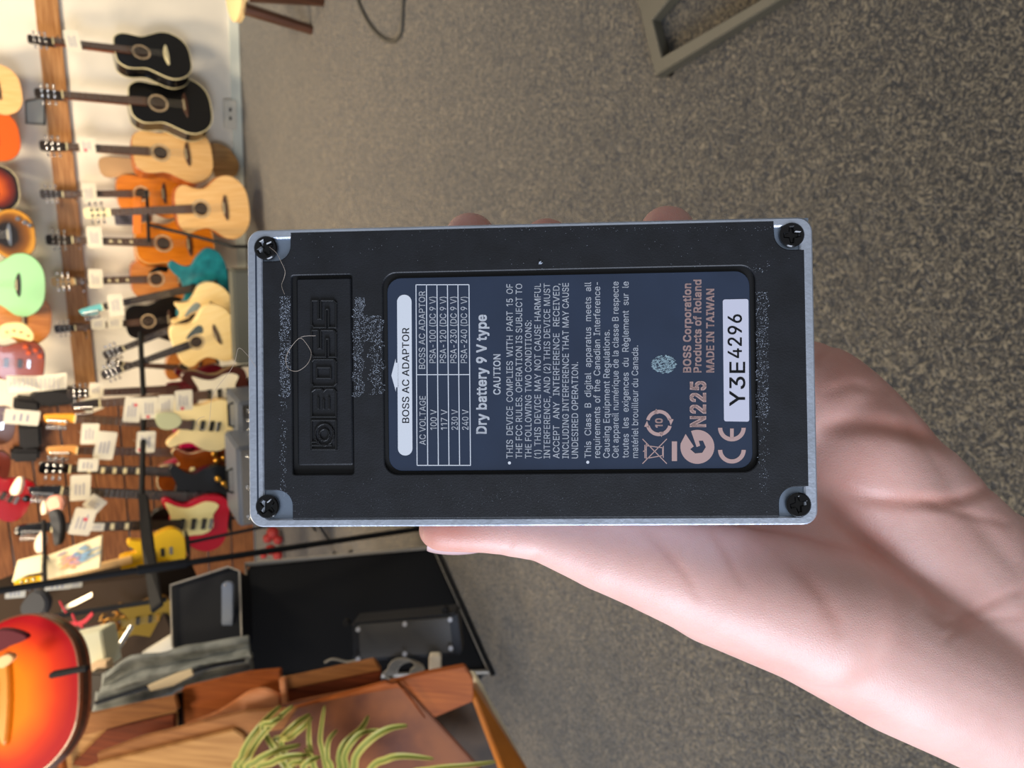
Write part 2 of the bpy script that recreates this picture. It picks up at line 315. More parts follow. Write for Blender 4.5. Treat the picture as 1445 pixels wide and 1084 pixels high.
GLYPHS = """(273|89,207 90,244 94,283 101,324 109,364 119,403 132,441 145,477 160,510 177,539 236,539 219,503 204,466 191,428 179,390 169,351 161,313 156,276 152,241 151,207 152,176 155,145 160,115 167,83 177,50 188,16 202,-19 218,-57 236,-96 177,-96 150,-46 128,4 111,55 99,106 92,156|34,33,21 21,20,34 0,34,20 20,19,0 1,0,19 19,18,1 2,1,18 28,27,29 12,11,8 9,8,11 11,10,9 29,27,30 27,26,30 26,25,30 31,30,25 25,24,31 32,31,24 24,23,32 33,32,23 23,22,33 21,33,22 2,18,17 3,2,17 17,16,3 4,3,16 16,15,4 5,4,15 15,14,5 6,5,14 14,13,6 7,6,13 13,12,7 12,8,7
)273|37,-96 56,-56 72,-18 86,18 97,52 106,85 113,116 118,147 121,177 122,207 121,241 117,276 112,313 104,351 94,390 82,428 69,466 54,503 37,539 97,539 113,510 128,477 142,441 154,403 164,364 173,323 179,283 183,244 184,207 182,156 174,104 161,53 144,3 123,-47 97,-96|1,0,34 17,16,20 20,19,17 18,17,19 30,29,7 8,7,29 29,28,8 9,8,28 28,27,9 10,9,27 27,26,10 11,10,26 26,25,11 1,34,33 2,1,33 33,32,2 3,2,32 4,3,32 32,31,4 5,4,31 31,30,5 6,5,30 30,7,6 11,25,12 25,24,12 13,12,24 24,23,13 14,13,23 23,22,14 15,14,22 22,21,15 16,15,21 20,16,21
,188|38,-119 68,71 137,71 84,-119|1,0,3 3,2,1
-453|337,244 337,188 114,188 114,244|3,2,1 1,0,3
.188|95,-4 78,-1 63,9 53,24 50,41 53,59 63,73 78,83 95,87 113,83 128,73 138,59 141,41 138,24 128,9 113,-1|4,3,2 1,0,2 4,2,0 0,7,4 7,6,4 5,4,6 12,11,10 13,12,14 12,10,9 15,14,0 14,12,0 12,9,0 7,0,9 9,8,7
0453|227,-7 191,-3 158,7 130,24 105,48 85,77 69,113 57,155 50,202 48,254 50,306 57,353 69,395 85,431 106,461 130,484 159,502 191,512 227,516 262,512 295,502 323,484 348,461 368,431 384,395 396,353 403,306 405,254 403,202 396,155 384,113 368,77 348,48 323,24 295,7 263,-3 227,50 250,52 271,60 290,74 306,92 320,116 330,144 338,176 342,213 344,254 342,295 338,332 330,365 320,393 306,416 290,435 271,449 250,457 227,460 203,457 182,449 163,435 147,416 134,393 123,365 115,332 111,295 109,254 111,213 115,176 123,144 134,116 147,92 163,74 182,60 203,52|7,6,66 66,65,7 8,7,65 65,64,8 9,8,64 64,63,9 63,62,9 10,9,62 62,61,10 11,10,61 61,60,11 12,11,60 0,36,71 0,71,1 1,71,2 71,70,2 3,2,70 69,3,70 57,56,15 16,15,56 56,55,16 55,17,16 3,69,4 69,68,4 5,4,68 68,67,5 6,5,67 66,6,67 12,60,59 13,12,59 59,58,13 14,13,58 58,57,14 57,15,14 54,53,19 18,54,19 37,35,34 38,37,34 34,33,38 39,38,33 51,21,52 21,20,52 53,52,20 19,53,20 30,29,42 43,42,29 29,28,43 44,43,28 28,27,44 45,44,27 46,45,27 27,26,46 47,46,26 26,25,47 48,47,25 25,24,48 39,33,32 40,39,32 32,31,40 41,40,31 31,30,41 30,42,41 48,24,49 24,23,49 50,49,23 23,22,50 51,50,22 21,51,22 35,37,0 36,0,37 17,55,54 54,18,17
1370|276,0 276,509 198,509 86,427 86,358 209,448 212,448 212,0|0,1,7 1,6,7 1,2,6 2,5,6 2,3,5 3,4,5
2453|64,0 64,47 234,229 252,248 268,266 282,282 299,305 311,327 318,348 320,371 317,397 308,419 293,436 273,449 250,457 224,460 196,457 172,447 153,433 139,413 130,390 127,362 66,362 68,391 75,418 86,442 102,464 121,482 143,496 168,507 196,513 225,516 254,513 281,507 306,497 328,482 346,465 361,445 372,423 379,398 381,372 378,345 371,318 363,299 351,280 336,259 317,235 294,209 267,180 153,60 153,57 389,57 389,0|1,0,50 23,22,21 21,20,23 24,23,20 20,19,24 25,24,19 19,26,25 17,16,29 16,30,29 14,32,15 31,15,32 48,2,49 30,16,15 15,31,30 1,50,49 49,2,1 26,19,18 27,26,18 18,17,27 28,27,17 17,29,28 4,47,46 5,4,46 13,12,34 33,13,34 41,40,9 40,39,9 5,46,45 6,5,45 45,44,6 7,6,44 44,43,7 43,42,7 8,7,42 42,41,8 41,9,8 9,39,10 39,38,10 11,10,38 38,37,11 37,36,11 12,11,36 36,35,12 34,12,35 50,0,52 52,51,50 2,48,47 3,2,47 47,4,3 13,33,14 32,14,33
3453|218,-7 188,-5 159,1 133,10 108,22 88,38 70,57 57,79 48,104 44,132 109,132 115,107 126,87 144,71 165,59 191,52 219,50 248,53 275,61 297,74 315,93 325,116 329,145 326,172 316,196 299,217 275,234 254,241 229,246 201,248 157,248 157,299 288,448 288,452 70,452 70,509 372,509 372,461 211,278 211,289 247,290 279,286 308,276 333,262 354,244 371,222 383,198 391,173 393,145 390,116 383,90 370,66 354,45 333,27 309,12 281,2 251,-5 221,289|3,13,4 4,13,5 13,12,5 6,5,12 12,11,6 7,6,11 8,7,11 11,10,8 9,8,10 1,15,2 14,2,15 16,0,56 56,17,16 0,16,1 15,1,16 38,29,28 28,40,38 31,38,39 2,14,3 13,3,14 29,38,30 38,31,30 27,26,41 18,55,54 54,19,18 25,42,26 41,26,42 49,48,22 48,47,22 23,22,47 47,46,23 19,54,53 53,52,19 20,19,52 52,51,20 21,20,51 51,50,21 50,49,21 49,22,21 23,46,24 46,45,24 45,44,24 25,24,44 44,43,25 42,25,43 37,32,39 33,32,37 37,36,33 17,56,55 55,18,17 40,28,27 27,41,40 31,39,32 35,34,33 33,36,35 38,40,57 39,38,57 37,39,57
4453|40,105 40,158 247,509 311,509 109,166 109,163 413,163 413,105 282,0 282,121 282,146 282,318 343,318 343,0 282,105 282,163 343,163 343,105|1,0,5 1,5,4 4,2,1 5,0,9 5,9,10 16,15,10 2,4,3 15,16,11 8,13,14 9,0,14 5,10,15 12,11,16 7,6,16 17,7,16 14,17,9 17,16,10 10,9,17 17,14,13
5453|221,-7 192,-5 165,1 140,11 118,25 99,41 83,60 71,82 63,105 60,130 122,130 127,108 138,89 154,73 173,60 196,52 221,50 250,53 276,64 298,82 314,104 324,131 328,162 326,183 321,203 314,221 297,244 275,262 248,273 218,277 192,275 167,268 145,258 128,246 67,253 96,509 366,509 366,452 151,452 134,301 136,301 155,315 178,325 203,331 229,334 252,332 274,328 294,321 313,311 330,299 345,285 358,269 370,251 379,231 386,210 390,187 391,163 388,132 381,102 369,76 352,52 332,32 309,15 282,3 253,-4|39,33,32 32,40,39 6,5,12 12,11,6 7,6,11 8,7,11 11,10,8 9,8,10 33,39,34 35,34,39 29,43,30 28,44,29 43,29,44 0,16,1 16,15,1 2,1,15 14,2,15 41,31,30 42,41,30 30,43,42 2,14,3 14,13,3 4,3,13 5,4,13 12,5,13 40,32,31 31,41,40 35,39,38 17,64,63 63,18,17 27,47,46 18,63,62 47,27,48 57,56,22 56,55,22 23,22,55 55,54,23 18,62,61 19,18,61 61,60,19 20,19,60 60,59,20 59,58,20 21,20,58 58,57,21 57,22,21 23,54,24 54,53,24 25,24,53 53,52,25 52,51,25 26,25,51 51,50,26 50,49,26 27,26,49 48,27,49 16,0,64 64,17,16 27,46,28 46,45,28 44,28,45 37,36,38 35,38,36
6453|226,-7 196,-4 168,3 142,15 119,31 100,51 84,74 73,101 66,130 64,162 65,187 71,212 80,239 93,268 112,302 137,340 252,509 322,509 151,261 145,261 154,275 165,288 179,299 196,307 214,312 235,314 265,312 291,305 316,295 337,280 355,262 370,240 380,215 387,187 389,157 387,127 379,98 368,73 352,50 333,30 310,14 284,3 257,-4 226,48 254,52 279,63 299,79 314,101 324,128 327,157 324,187 314,213 299,235 279,251 254,262 226,265 198,262 174,252 153,235 138,214 128,188 125,158 128,128 138,102 153,79 174,63 198,52 175,296|5,63,6 7,6,63 63,62,7 8,7,62 62,61,8 9,8,61 10,9,61 61,60,10 11,10,60 19,59,58 18,19,58 19,18,20 1,66,2 65,2,66 56,23,22 2,65,3 18,58,57 3,65,4 65,64,4 5,4,64 63,5,64 11,60,59 12,11,59 13,12,59 59,19,13 14,13,19 19,20,14 20,21,14 15,14,21 43,0,42 42,44,43 25,55,54 45,41,40 44,42,41 41,45,44 53,27,54 27,26,54 25,54,26 36,35,48 49,48,35 35,34,49 34,33,49 50,49,33 33,32,50 51,50,32 32,31,51 31,30,51 45,40,39 46,45,39 39,38,46 47,46,38 38,37,47 37,36,47 36,48,47 51,30,52 30,29,52 29,28,52 53,52,28 27,53,28 15,21,16 0,43,1 66,1,43 23,56,55 24,23,55 55,25,24 57,56,22 67,18,22 18,57,22 21,20,18 18,67,21 17,16,21 17,21,67
7453|97,0 323,448 323,452 62,452 62,509 391,509 391,449 165,0|0,7,1 2,1,6 6,5,2 6,1,7 4,3,2 2,5,4
9453|226,516 256,513 285,506 310,494 333,478 352,458 368,434 380,408 387,378 389,347 387,322 382,296 373,270 359,240 340,207 315,168 200,0 130,0 301,248 307,248 299,234 287,221 273,210 257,202 238,196 218,195 188,197 161,203 137,214 116,229 98,247 83,269 72,294 66,321 64,352 66,382 73,411 85,436 101,459 120,479 143,494 168,506 196,513 226,460 199,457 174,446 154,429 138,407 129,381 125,352 129,322 138,295 154,274 174,257 199,247 226,243 254,247 279,257 299,273 314,295 324,321 327,350 324,381 314,407 299,429 279,446 254,457 277,213|33,32,50 50,49,33 34,33,49 35,34,49 49,48,35 36,35,48 54,26,25 25,55,54 44,43,42 26,54,27 53,27,54 41,40,45 45,44,41 44,42,41 15,21,16 27,53,28 53,52,28 29,28,52 30,29,52 52,51,30 31,30,51 32,31,51 50,32,51 36,48,47 37,36,47 38,37,47 47,46,38 39,38,46 46,45,39 45,40,39 23,22,56 18,19,58 19,18,20 2,65,3 18,58,57 65,2,66 1,66,2 13,12,59 12,11,59 60,59,11 11,10,60 61,60,10 10,9,61 9,8,61 62,61,8 8,7,62 63,62,7 7,6,63 6,5,63 15,14,21 20,21,14 19,20,14 14,13,19 13,59,19 58,19,59 63,5,64 5,4,64 65,64,4 3,65,4 55,25,24 24,23,55 23,56,55 66,1,43 1,0,43 42,43,0 56,22,57 67,18,22 18,57,22 21,20,18 18,67,21 17,16,21 17,21,67
:188|95,-4 78,-1 63,9 53,24 50,41 53,59 63,73 78,83 95,87 113,83 128,73 138,59 141,41 138,24 128,9 113,-1 95,271 78,274 63,284 53,299 50,316 53,334 63,349 78,359 95,362 113,359 128,349 138,334 141,316 138,299 128,284 113,274|4,3,2 5,4,6 1,0,2 4,2,0 0,7,4 6,4,7 20,19,18 21,20,22 29,28,30 28,27,26 13,12,14 10,9,12 12,11,10 16,31,30 30,28,16 24,16,28 28,26,24 25,24,26 15,14,0 14,12,0 12,9,0 7,0,9 8,7,9 18,17,16 20,18,16 16,24,20 22,20,24 23,22,24
A480|16,0 201,509 276,509 463,0 395,0 287,302 280,323 272,346 264,372 255,402 244,438 232,478 245,478 233,437 222,402 213,371 204,345 197,322 191,302 85,0 110,142 110,199 370,199 370,142 239,456 155,199 324,199 344,142 135,142|0,19,20 21,18,17 0,20,21 1,16,15 1,15,14 14,13,1 13,11,1 21,17,16 16,1,21 0,21,1 8,7,2 8,2,9 10,9,2 12,10,2 4,3,23 3,22,23 6,5,22 2,7,6 6,22,2 22,3,2 28,25,20 11,13,24 11,24,12 1,11,12 12,2,1 26,27,23 10,12,24 25,28,26 18,21,25 21,20,25 22,5,26 23,22,26 4,23,27 27,26,28 20,19,28
B456|60,0 60,509 241,509 274,507 304,501 329,491 350,477 367,461 381,442 390,421 396,398 398,374 395,344 387,320 373,301 356,286 336,275 315,267 315,262 339,257 363,245 385,227 402,203 411,184 416,161 418,136 416,111 410,88 400,67 386,48 368,31 344,18 317,8 284,2 247,0 125,57 245,57 281,60 309,67 330,80 344,96 353,115 355,137 352,161 342,184 327,203 306,218 279,228 248,231 125,231 125,285 238,285 265,288 288,296 308,309 323,326 333,348 336,372 333,393 326,412 313,429 294,442 270,449 240,452 125,452|35,49,0 1,0,49 51,50,49 1,49,50 50,64,1 47,52,48 35,0,34 34,36,35 51,49,48 48,52,51 62,3,63 3,2,63 64,63,2 1,64,2 37,33,32 38,37,32 54,53,17 60,5,61 4,61,5 36,34,33 33,37,36 46,18,47 52,47,18 18,17,52 17,53,52 61,4,62 3,62,4 39,31,30 30,29,39 40,39,29 29,28,40 28,27,40 41,40,27 27,26,41 42,41,26 26,25,42 25,24,42 43,42,24 24,23,43 23,22,43 44,43,22 22,21,44 14,13,56 13,12,56 57,56,12 12,11,57 11,10,57 58,57,10 10,9,58 38,32,31 31,39,38 44,21,45 21,20,45 20,19,45 46,45,19 18,46,19 54,17,16 55,54,16 16,15,55 15,14,55 14,56,55 58,9,59 9,8,59 8,7,59 60,59,7 7,6,60 5,60,6
C510|267,-7 225,-3 186,7 150,25 119,49 92,79 70,115 53,157 44,203 40,254 44,305 53,352 70,393 92,429 119,459 150,484 186,501 225,512 267,516 293,514 317,511 340,504 362,496 383,485 402,471 419,456 435,438 448,418 459,397 467,373 473,348 408,348 401,373 389,395 375,413 357,428 337,440 315,449 292,454 267,456 237,453 209,445 184,432 161,414 141,391 125,364 113,332 106,295 103,254 106,213 113,177 125,145 141,117 161,94 184,76 210,63 237,56 267,53 292,55 315,60 337,69 357,81 375,96 389,114 401,136 408,160 473,160 467,135 459,112 448,91 435,71 420,53 402,38 383,24 363,13 341,5 317,-2 293,-6|6,5,52 52,51,6 7,6,51 51,50,7 8,7,50 50,49,8 9,8,49 49,48,9 48,47,9 10,9,47 47,46,10 11,10,46 46,45,11 12,11,45 41,16,42 2,54,3 53,3,54 42,16,15 55,1,56 56,1,0 0,57,56 39,18,40 17,40,18 1,55,2 54,2,55 40,17,41 16,41,17 3,53,4 5,4,53 52,5,53 12,45,44 13,12,44 44,43,13 14,13,43 43,42,14 42,15,14 37,20,38 19,38,20 59,76,75 60,59,75 75,74,60 74,73,60 73,61,60 35,23,36 23,22,36 22,21,36 37,36,21 20,37,21 70,69,63 64,63,69 69,68,64 68,67,64 65,64,67 67,66,65 30,29,31 32,31,29 29,28,32 28,27,32 33,32,27 27,26,33 61,73,72 62,61,72 72,71,62 71,70,62 70,63,62 33,26,34 26,25,34 25,24,34 35,34,24 23,35,24 57,0,77 58,57,77 77,76,58 76,59,58 38,19,39 18,39,19
D502|219,0 96,0 96,57 215,57 254,60 288,68 318,81 343,99 363,122 379,149 390,181 397,216 399,255 397,294 390,329 379,361 364,388 344,410 320,428 291,441 258,449 221,452 93,452 93,509 225,509 273,505 315,495 353,478 385,455 412,426 433,391 449,351 458,306 462,255 458,205 449,159 433,119 411,83 384,54 351,31 312,14 268,3 125,509 125,0 60,0 60,509 125,452 125,57|45,44,22 22,23,45 0,3,43 2,43,47 43,2,1 44,1,2 22,44,2 22,2,46 22,46,42 23,22,42 41,5,4 24,20,25 26,19,18 5,41,40 40,6,5 25,20,19 19,26,25 41,4,0 3,0,4 20,24,21 42,21,24 27,17,28 34,33,11 12,11,33 13,12,33 33,32,13 37,36,8 9,8,36 36,35,9 10,9,35 35,34,10 34,11,10 13,32,14 32,31,14 15,14,31 31,30,15 16,15,30 30,29,16 17,16,29 28,17,29 6,40,39 7,6,39 39,38,7 38,37,7 37,8,7 17,27,18 26,18,27 21,42,46 2,47,46 43,3,47
E419|60,0 60,509 372,509 372,452 125,452 125,286 355,286 355,229 125,229 125,57 375,57 375,0|0,9,8 1,0,8 8,5,1 5,4,1 9,0,11 11,10,9 5,8,7 7,6,5 3,2,4 1,4,2
F410|60,0 60,509 369,509 369,452 125,452 125,278 346,278 346,221 125,221 125,0|9,8,0 8,5,0 1,0,5 3,2,4 5,8,7 7,6,5 1,5,4 4,2,1
G520|269,-7 225,-3 185,7 149,25 118,49 91,79 69,116 53,157 43,203 40,254 43,305 53,352 69,393 91,429 117,459 149,484 184,501 223,512 265,516 291,514 316,510 340,504 363,494 384,483 403,469 421,453 436,436 449,416 460,395 468,373 474,349 408,349 399,372 387,393 373,411 356,427 337,439 315,448 291,454 265,456 236,453 209,445 183,432 160,414 141,392 125,364 113,332 106,295 103,254 106,213 113,177 125,145 141,117 161,95 184,76 210,63 238,56 269,53 296,55 322,61 345,71 365,85 382,102 396,123 407,147 413,173 415,202 434,199 283,199 283,256 478,256 478,200 475,160 466,124 451,91 431,62 406,38 377,19 344,5 308,-4 415,199|4,52,5 6,5,52 52,51,6 7,6,51 51,50,7 8,7,50 50,49,8 9,8,49 48,9,49 9,48,47 10,9,47 47,46,10 11,10,46 46,45,11 12,11,45 45,44,12 13,12,44 43,42,15 2,55,54 2,54,3 53,3,54 41,16,42 15,42,16 56,1,0 0,57,56 40,39,18 17,40,18 55,2,1 1,56,55 40,17,41 16,41,17 3,53,4 52,4,53 13,44,43 14,13,43 43,15,14 78,59,79 58,79,59 36,21,37 21,20,37 38,37,20 19,38,20 61,60,77 77,60,78 59,78,60 35,23,36 23,22,36 21,36,22 66,80,67 73,72,64 65,64,72 67,65,72 72,71,67 71,70,67 66,67,70 30,29,31 32,31,29 29,28,32 28,27,32 61,77,76 62,61,76 76,75,62 75,74,62 63,62,74 74,73,63 73,64,63 32,27,33 27,26,33 34,33,26 26,25,34 25,24,34 35,34,24 23,35,24 79,58,0 57,0,58 80,66,68 69,68,66 66,70,69 38,19,39 18,39,19 65,67,80
H517|60,0 60,509 125,509 125,289 392,289 392,509 457,509 457,0 392,0 392,232 125,232 125,0|0,11,10 1,0,10 10,3,1 3,2,1 9,8,7 7,6,9 4,9,6 6,5,4 3,10,9 9,4,3
I300|31,0 31,57 118,57 118,452 31,452 31,509 269,509 269,452 183,452 183,57 269,57 269,0|1,0,2 3,5,4 9,11,10 7,6,8 2,0,11 11,9,2 3,2,9 9,8,3 8,6,3 5,3,6
J396|185,-7 143,-2 106,11 75,33 52,63 38,100 33,145 33,173 98,173 98,145 100,117 108,93 122,74 139,61 160,53 185,50 209,53 230,61 248,74 261,93 269,117 272,145 272,509 336,509 336,145 332,100 318,63 294,33 263,11 227,-2|7,6,9 9,8,7 0,14,1 13,1,14 1,13,2 12,2,13 2,12,3 12,11,3 4,3,11 5,4,11 11,10,5 6,5,10 9,6,10 18,17,28 28,17,29 16,29,17 25,24,20 21,20,24 22,21,24 24,23,22 18,28,27 19,18,27 27,26,19 26,25,19 25,20,19 29,16,0 16,15,0 14,0,15
L393|60,0 60,509 125,509 125,57 361,57 361,0|1,0,3 3,0,5 5,4,3 1,3,2
M628|60,0 60,509 152,509 277,187 282,174 287,159 293,141 299,123 305,103 311,84 317,65 322,49 307,49 312,65 318,83 324,102 330,121 336,140 342,158 348,174 352,187 476,509 568,509 568,0 504,0 504,291 504,308 504,327 505,347 505,369 506,391 506,413 507,435 507,457 513,457 505,433 498,409 490,386 482,363 474,341 467,322 461,305 456,291 342,0 286,0 170,291 165,304 159,321 152,340 145,361 137,384 129,408 121,432 112,457 119,457 119,437 120,416 120,394 121,372 121,350 122,328 122,309 122,291 122,0 315,73 507,439 119,438|57,56,1 53,1,56 55,53,56 63,62,0 1,0,62 62,61,1 61,60,1 59,1,60 1,59,58 57,1,58 54,53,66 13,9,12 8,12,9 12,8,44 49,2,50 51,50,2 52,51,2 54,52,2 53,54,2 1,53,2 14,10,11 11,15,14 31,30,22 32,31,22 22,34,32 34,33,65 65,33,35 25,24,23 23,22,25 26,25,22 27,26,22 28,27,22 29,28,22 22,30,29 20,19,42 21,38,37 37,36,21 36,35,21 35,33,21 33,34,21 34,22,21 12,44,43 43,11,12 13,12,11 11,10,13 13,10,64 42,41,20 49,48,2 46,45,3 3,2,47 48,47,2 47,46,3 10,14,64 9,13,64 38,21,39 21,20,40 41,40,20 40,39,21 32,34,65 15,11,43 43,42,18 19,18,42 18,17,43 17,16,43 16,15,43 4,3,45 45,44,5 6,5,44 7,6,44 8,7,44 5,4,45 53,55,66 52,54,66
N523|60,0 60,509 136,509 343,183 352,169 363,151 375,130 388,107 401,82 414,55 405,54 402,81 401,108 400,134 399,157 399,178 399,195 399,509 463,509 463,0 387,0 202,290 190,310 177,331 164,354 148,381 136,402 123,425 108,452 119,454 120,429 121,406 122,384 123,354 124,328 125,307 125,291 125,0 402,80 120,431|33,32,1 32,31,1 28,1,31 31,30,28 29,28,39 25,2,26 37,36,0 1,0,36 36,35,1 35,34,1 33,1,34 29,27,26 26,2,29 28,29,2 1,28,2 6,20,7 10,9,38 11,9,12 9,19,12 13,12,19 19,18,16 17,16,18 19,9,20 9,10,20 7,20,10 10,8,7 13,19,14 15,14,19 19,16,15 20,6,5 2,25,24 21,3,22 3,2,22 23,22,2 24,23,2 9,11,38 8,10,38 3,21,20 4,3,20 5,4,20 28,30,39 27,29,39
O533|267,-7 225,-3 186,7 150,25 119,49 92,79 70,115 53,157 44,203 40,254 44,305 53,352 70,393 92,429 119,459 150,484 186,501 225,512 267,516 309,512 348,501 384,484 415,459 442,429 464,393 480,352 490,305 493,254 490,203 480,157 464,115 442,79 415,49 384,25 348,7 309,-3 267,53 296,55 324,63 349,76 372,94 392,116 408,144 420,176 428,213 430,254 428,295 420,332 408,365 392,392 372,415 349,433 324,446 296,453 267,456 237,453 210,445 184,433 161,415 142,392 125,364 113,332 106,295 103,254 106,213 113,176 125,144 142,117 161,94 184,76 210,63 237,55|7,6,66 66,65,7 8,7,65 65,64,8 9,8,64 64,63,9 63,62,9 10,9,62 62,61,10 11,10,61 61,60,11 12,11,60 2,69,3 69,68,3 58,57,15 0,36,71 0,71,1 70,1,71 55,17,56 16,56,17 1,70,2 69,2,70 56,16,57 15,57,16 3,68,4 5,4,68 68,67,5 6,5,67 66,6,67 12,60,59 13,12,59 59,58,13 14,13,58 58,15,14 18,54,53 34,38,35 35,38,37 52,19,53 18,53,19 40,39,33 50,21,51 20,51,21 33,39,34 38,34,39 51,20,52 19,52,20 30,29,42 43,42,29 29,28,43 44,43,28 28,27,44 45,44,27 46,45,27 27,26,46 47,46,26 26,25,47 48,47,25 25,24,48 40,33,32 41,40,32 32,31,41 31,30,41 30,42,41 48,24,49 24,23,49 23,22,49 50,49,22 21,50,22 35,37,0 36,0,37 54,18,55 17,55,18
P445|60,0 60,509 235,509 272,506 305,499 332,487 356,471 375,452 390,430 400,404 407,377 409,348 407,318 400,291 390,265 375,243 356,223 332,207 305,195 272,188 235,186 109,186 109,242 233,242 257,244 279,248 297,256 318,272 333,294 342,319 344,348 342,376 333,402 318,423 297,439 279,446 257,451 232,452 125,452 125,0 125,242 125,186|39,21,0 21,22,0 1,0,22 38,37,2 21,39,41 22,21,40 22,40,38 1,22,38 38,2,1 19,25,24 34,4,35 25,19,18 18,26,25 3,36,35 35,4,3 19,24,20 23,20,24 2,37,36 36,3,2 27,17,16 27,16,15 28,27,15 15,14,28 14,13,28 29,28,13 13,12,29 30,29,12 12,11,30 11,10,30 31,30,10 10,9,31 32,31,9 9,8,32 8,7,32 33,32,7 7,6,33 5,33,6 26,18,17 17,27,26 33,5,34 4,34,5 20,23,41 23,40,41 21,41,40
R449|60,0 60,509 236,509 273,506 305,500 333,489 356,473 376,455 390,433 401,408 407,381 409,352 407,323 401,296 390,271 376,250 356,232 333,217 305,206 273,200 236,198 96,198 96,255 234,255 258,256 280,260 298,267 319,281 334,300 342,324 345,352 342,380 334,405 319,425 298,440 279,446 258,451 233,452 125,452 125,0 353,0 230,229 303,229 428,0 125,255 125,198 246,199 314,209|39,21,0 21,22,0 1,0,22 38,37,2 21,39,45 22,21,44 22,44,38 1,22,38 38,2,1 35,3,36 26,25,42 18,42,19 42,25,24 34,4,35 3,35,4 46,19,41 19,42,41 23,41,24 2,37,36 36,3,2 27,16,15 28,27,15 15,14,28 14,13,28 29,28,13 13,12,29 30,29,12 12,11,30 11,10,30 31,30,10 10,9,31 32,31,9 9,8,32 8,7,32 33,32,7 7,6,33 5,33,6 19,46,40 18,19,40 18,40,47 42,18,47 17,16,42 16,27,42 26,42,27 33,5,34 4,34,5 20,41,45 41,23,44 44,45,41 21,45,44 41,20,46 42,24,41 17,42,47 40,43,47
S447|224,-9 188,-7 156,-1 128,9 102,23 81,40 64,60 51,83 42,109 38,137 104,137 110,110 123,88 142,71 166,59 194,52 224,49 246,50 267,54 286,60 311,74 329,92 341,114 346,139 342,161 332,179 316,193 296,205 272,214 245,222 184,239 145,253 112,269 86,289 67,313 56,341 52,372 54,400 62,425 75,448 92,468 113,484 138,498 165,508 195,514 227,516 259,514 289,508 316,498 340,484 360,468 377,449 390,427 398,403 401,378 337,378 332,402 320,421 302,437 280,449 254,456 225,459 194,456 167,448 145,435 129,418 118,398 115,376 119,352 131,334 148,319 169,308 191,300 212,293 264,279 287,272 312,264 336,252 359,238 379,220 395,198 402,180 407,161 408,139 406,112 399,87 386,64 370,43 349,25 323,11 294,0 261,-7|4,12,5 6,5,12 12,11,6 7,6,11 8,7,11 11,10,8 9,8,10 35,34,68 68,67,35 36,35,67 37,36,67 67,66,37 38,37,66 39,38,66 64,63,42 63,43,42 61,45,44 0,16,1 15,1,16 72,30,73 61,44,62 1,15,2 14,2,15 30,72,31 72,71,31 70,31,71 43,63,62 62,44,43 2,14,3 14,13,3 4,3,13 12,4,13 31,70,32 70,69,32 33,32,69 34,33,69 68,34,69 39,66,65 40,39,65 65,64,40 41,40,64 64,42,41 17,91,18 28,75,29 75,74,29 18,91,90 19,18,90 90,89,19 89,20,19 27,76,28 75,28,76 58,48,59 48,47,59 60,59,47 46,60,47 86,85,22 85,84,22 23,22,84 84,83,23 83,82,23 24,23,82 82,81,24 81,80,24 54,53,55 56,55,53 53,52,56 52,51,56 20,89,88 88,87,20 21,20,87 87,86,21 86,22,21 24,80,25 80,79,25 79,78,25 26,25,78 78,77,26 27,26,77 76,27,77 56,51,57 51,50,57 58,57,50 50,49,58 48,58,49 91,17,0 16,0,17 73,30,29 29,74,73 60,46,61 45,61,46
T449|32,452 32,509 417,509 417,452 257,452 257,0 193,0 193,452|1,0,7 3,2,4 7,6,5 5,4,7 4,2,7 1,7,2
U517|259,-8 220,-6 186,2 154,15 126,33 103,55 85,80 71,108 63,140 60,173 60,509 124,509 124,178 126,155 132,133 141,113 153,95 169,80 187,68 208,59 232,53 259,52 285,53 309,59 331,68 349,80 364,95 377,113 385,133 391,155 393,178 393,509 457,509 457,173 454,140 446,108 433,80 414,55 391,33 363,15 332,2 297,-6|9,8,13 13,12,9 10,9,12 12,11,10 18,2,19 20,1,0 19,2,1 1,20,19 2,18,3 17,3,18 3,17,4 17,16,4 5,4,16 16,15,5 6,5,15 7,6,15 15,14,7 8,7,14 13,8,14 41,23,22 23,41,40 24,23,40 40,39,24 39,25,24 35,34,28 29,28,34 34,33,29 30,29,33 33,32,30 31,30,32 25,39,38 26,25,38 38,37,26 27,26,37 37,36,27 36,35,27 35,28,27 41,22,0 22,21,0 20,0,21
V480|204,0 16,509 84,509 192,206 199,187 207,164 215,137 225,106 236,71 248,31 235,31 247,71 257,107 267,138 276,165 283,187 290,206 395,509 463,509 278,0 242,53|4,3,0 0,3,1 2,1,3 10,8,0 8,7,0 7,6,0 6,5,0 4,0,5 17,16,18 18,16,19 15,19,16 11,9,19 12,11,19 13,12,19 14,13,19 19,15,14 10,0,19 19,9,10 10,9,20 9,11,20 8,10,20
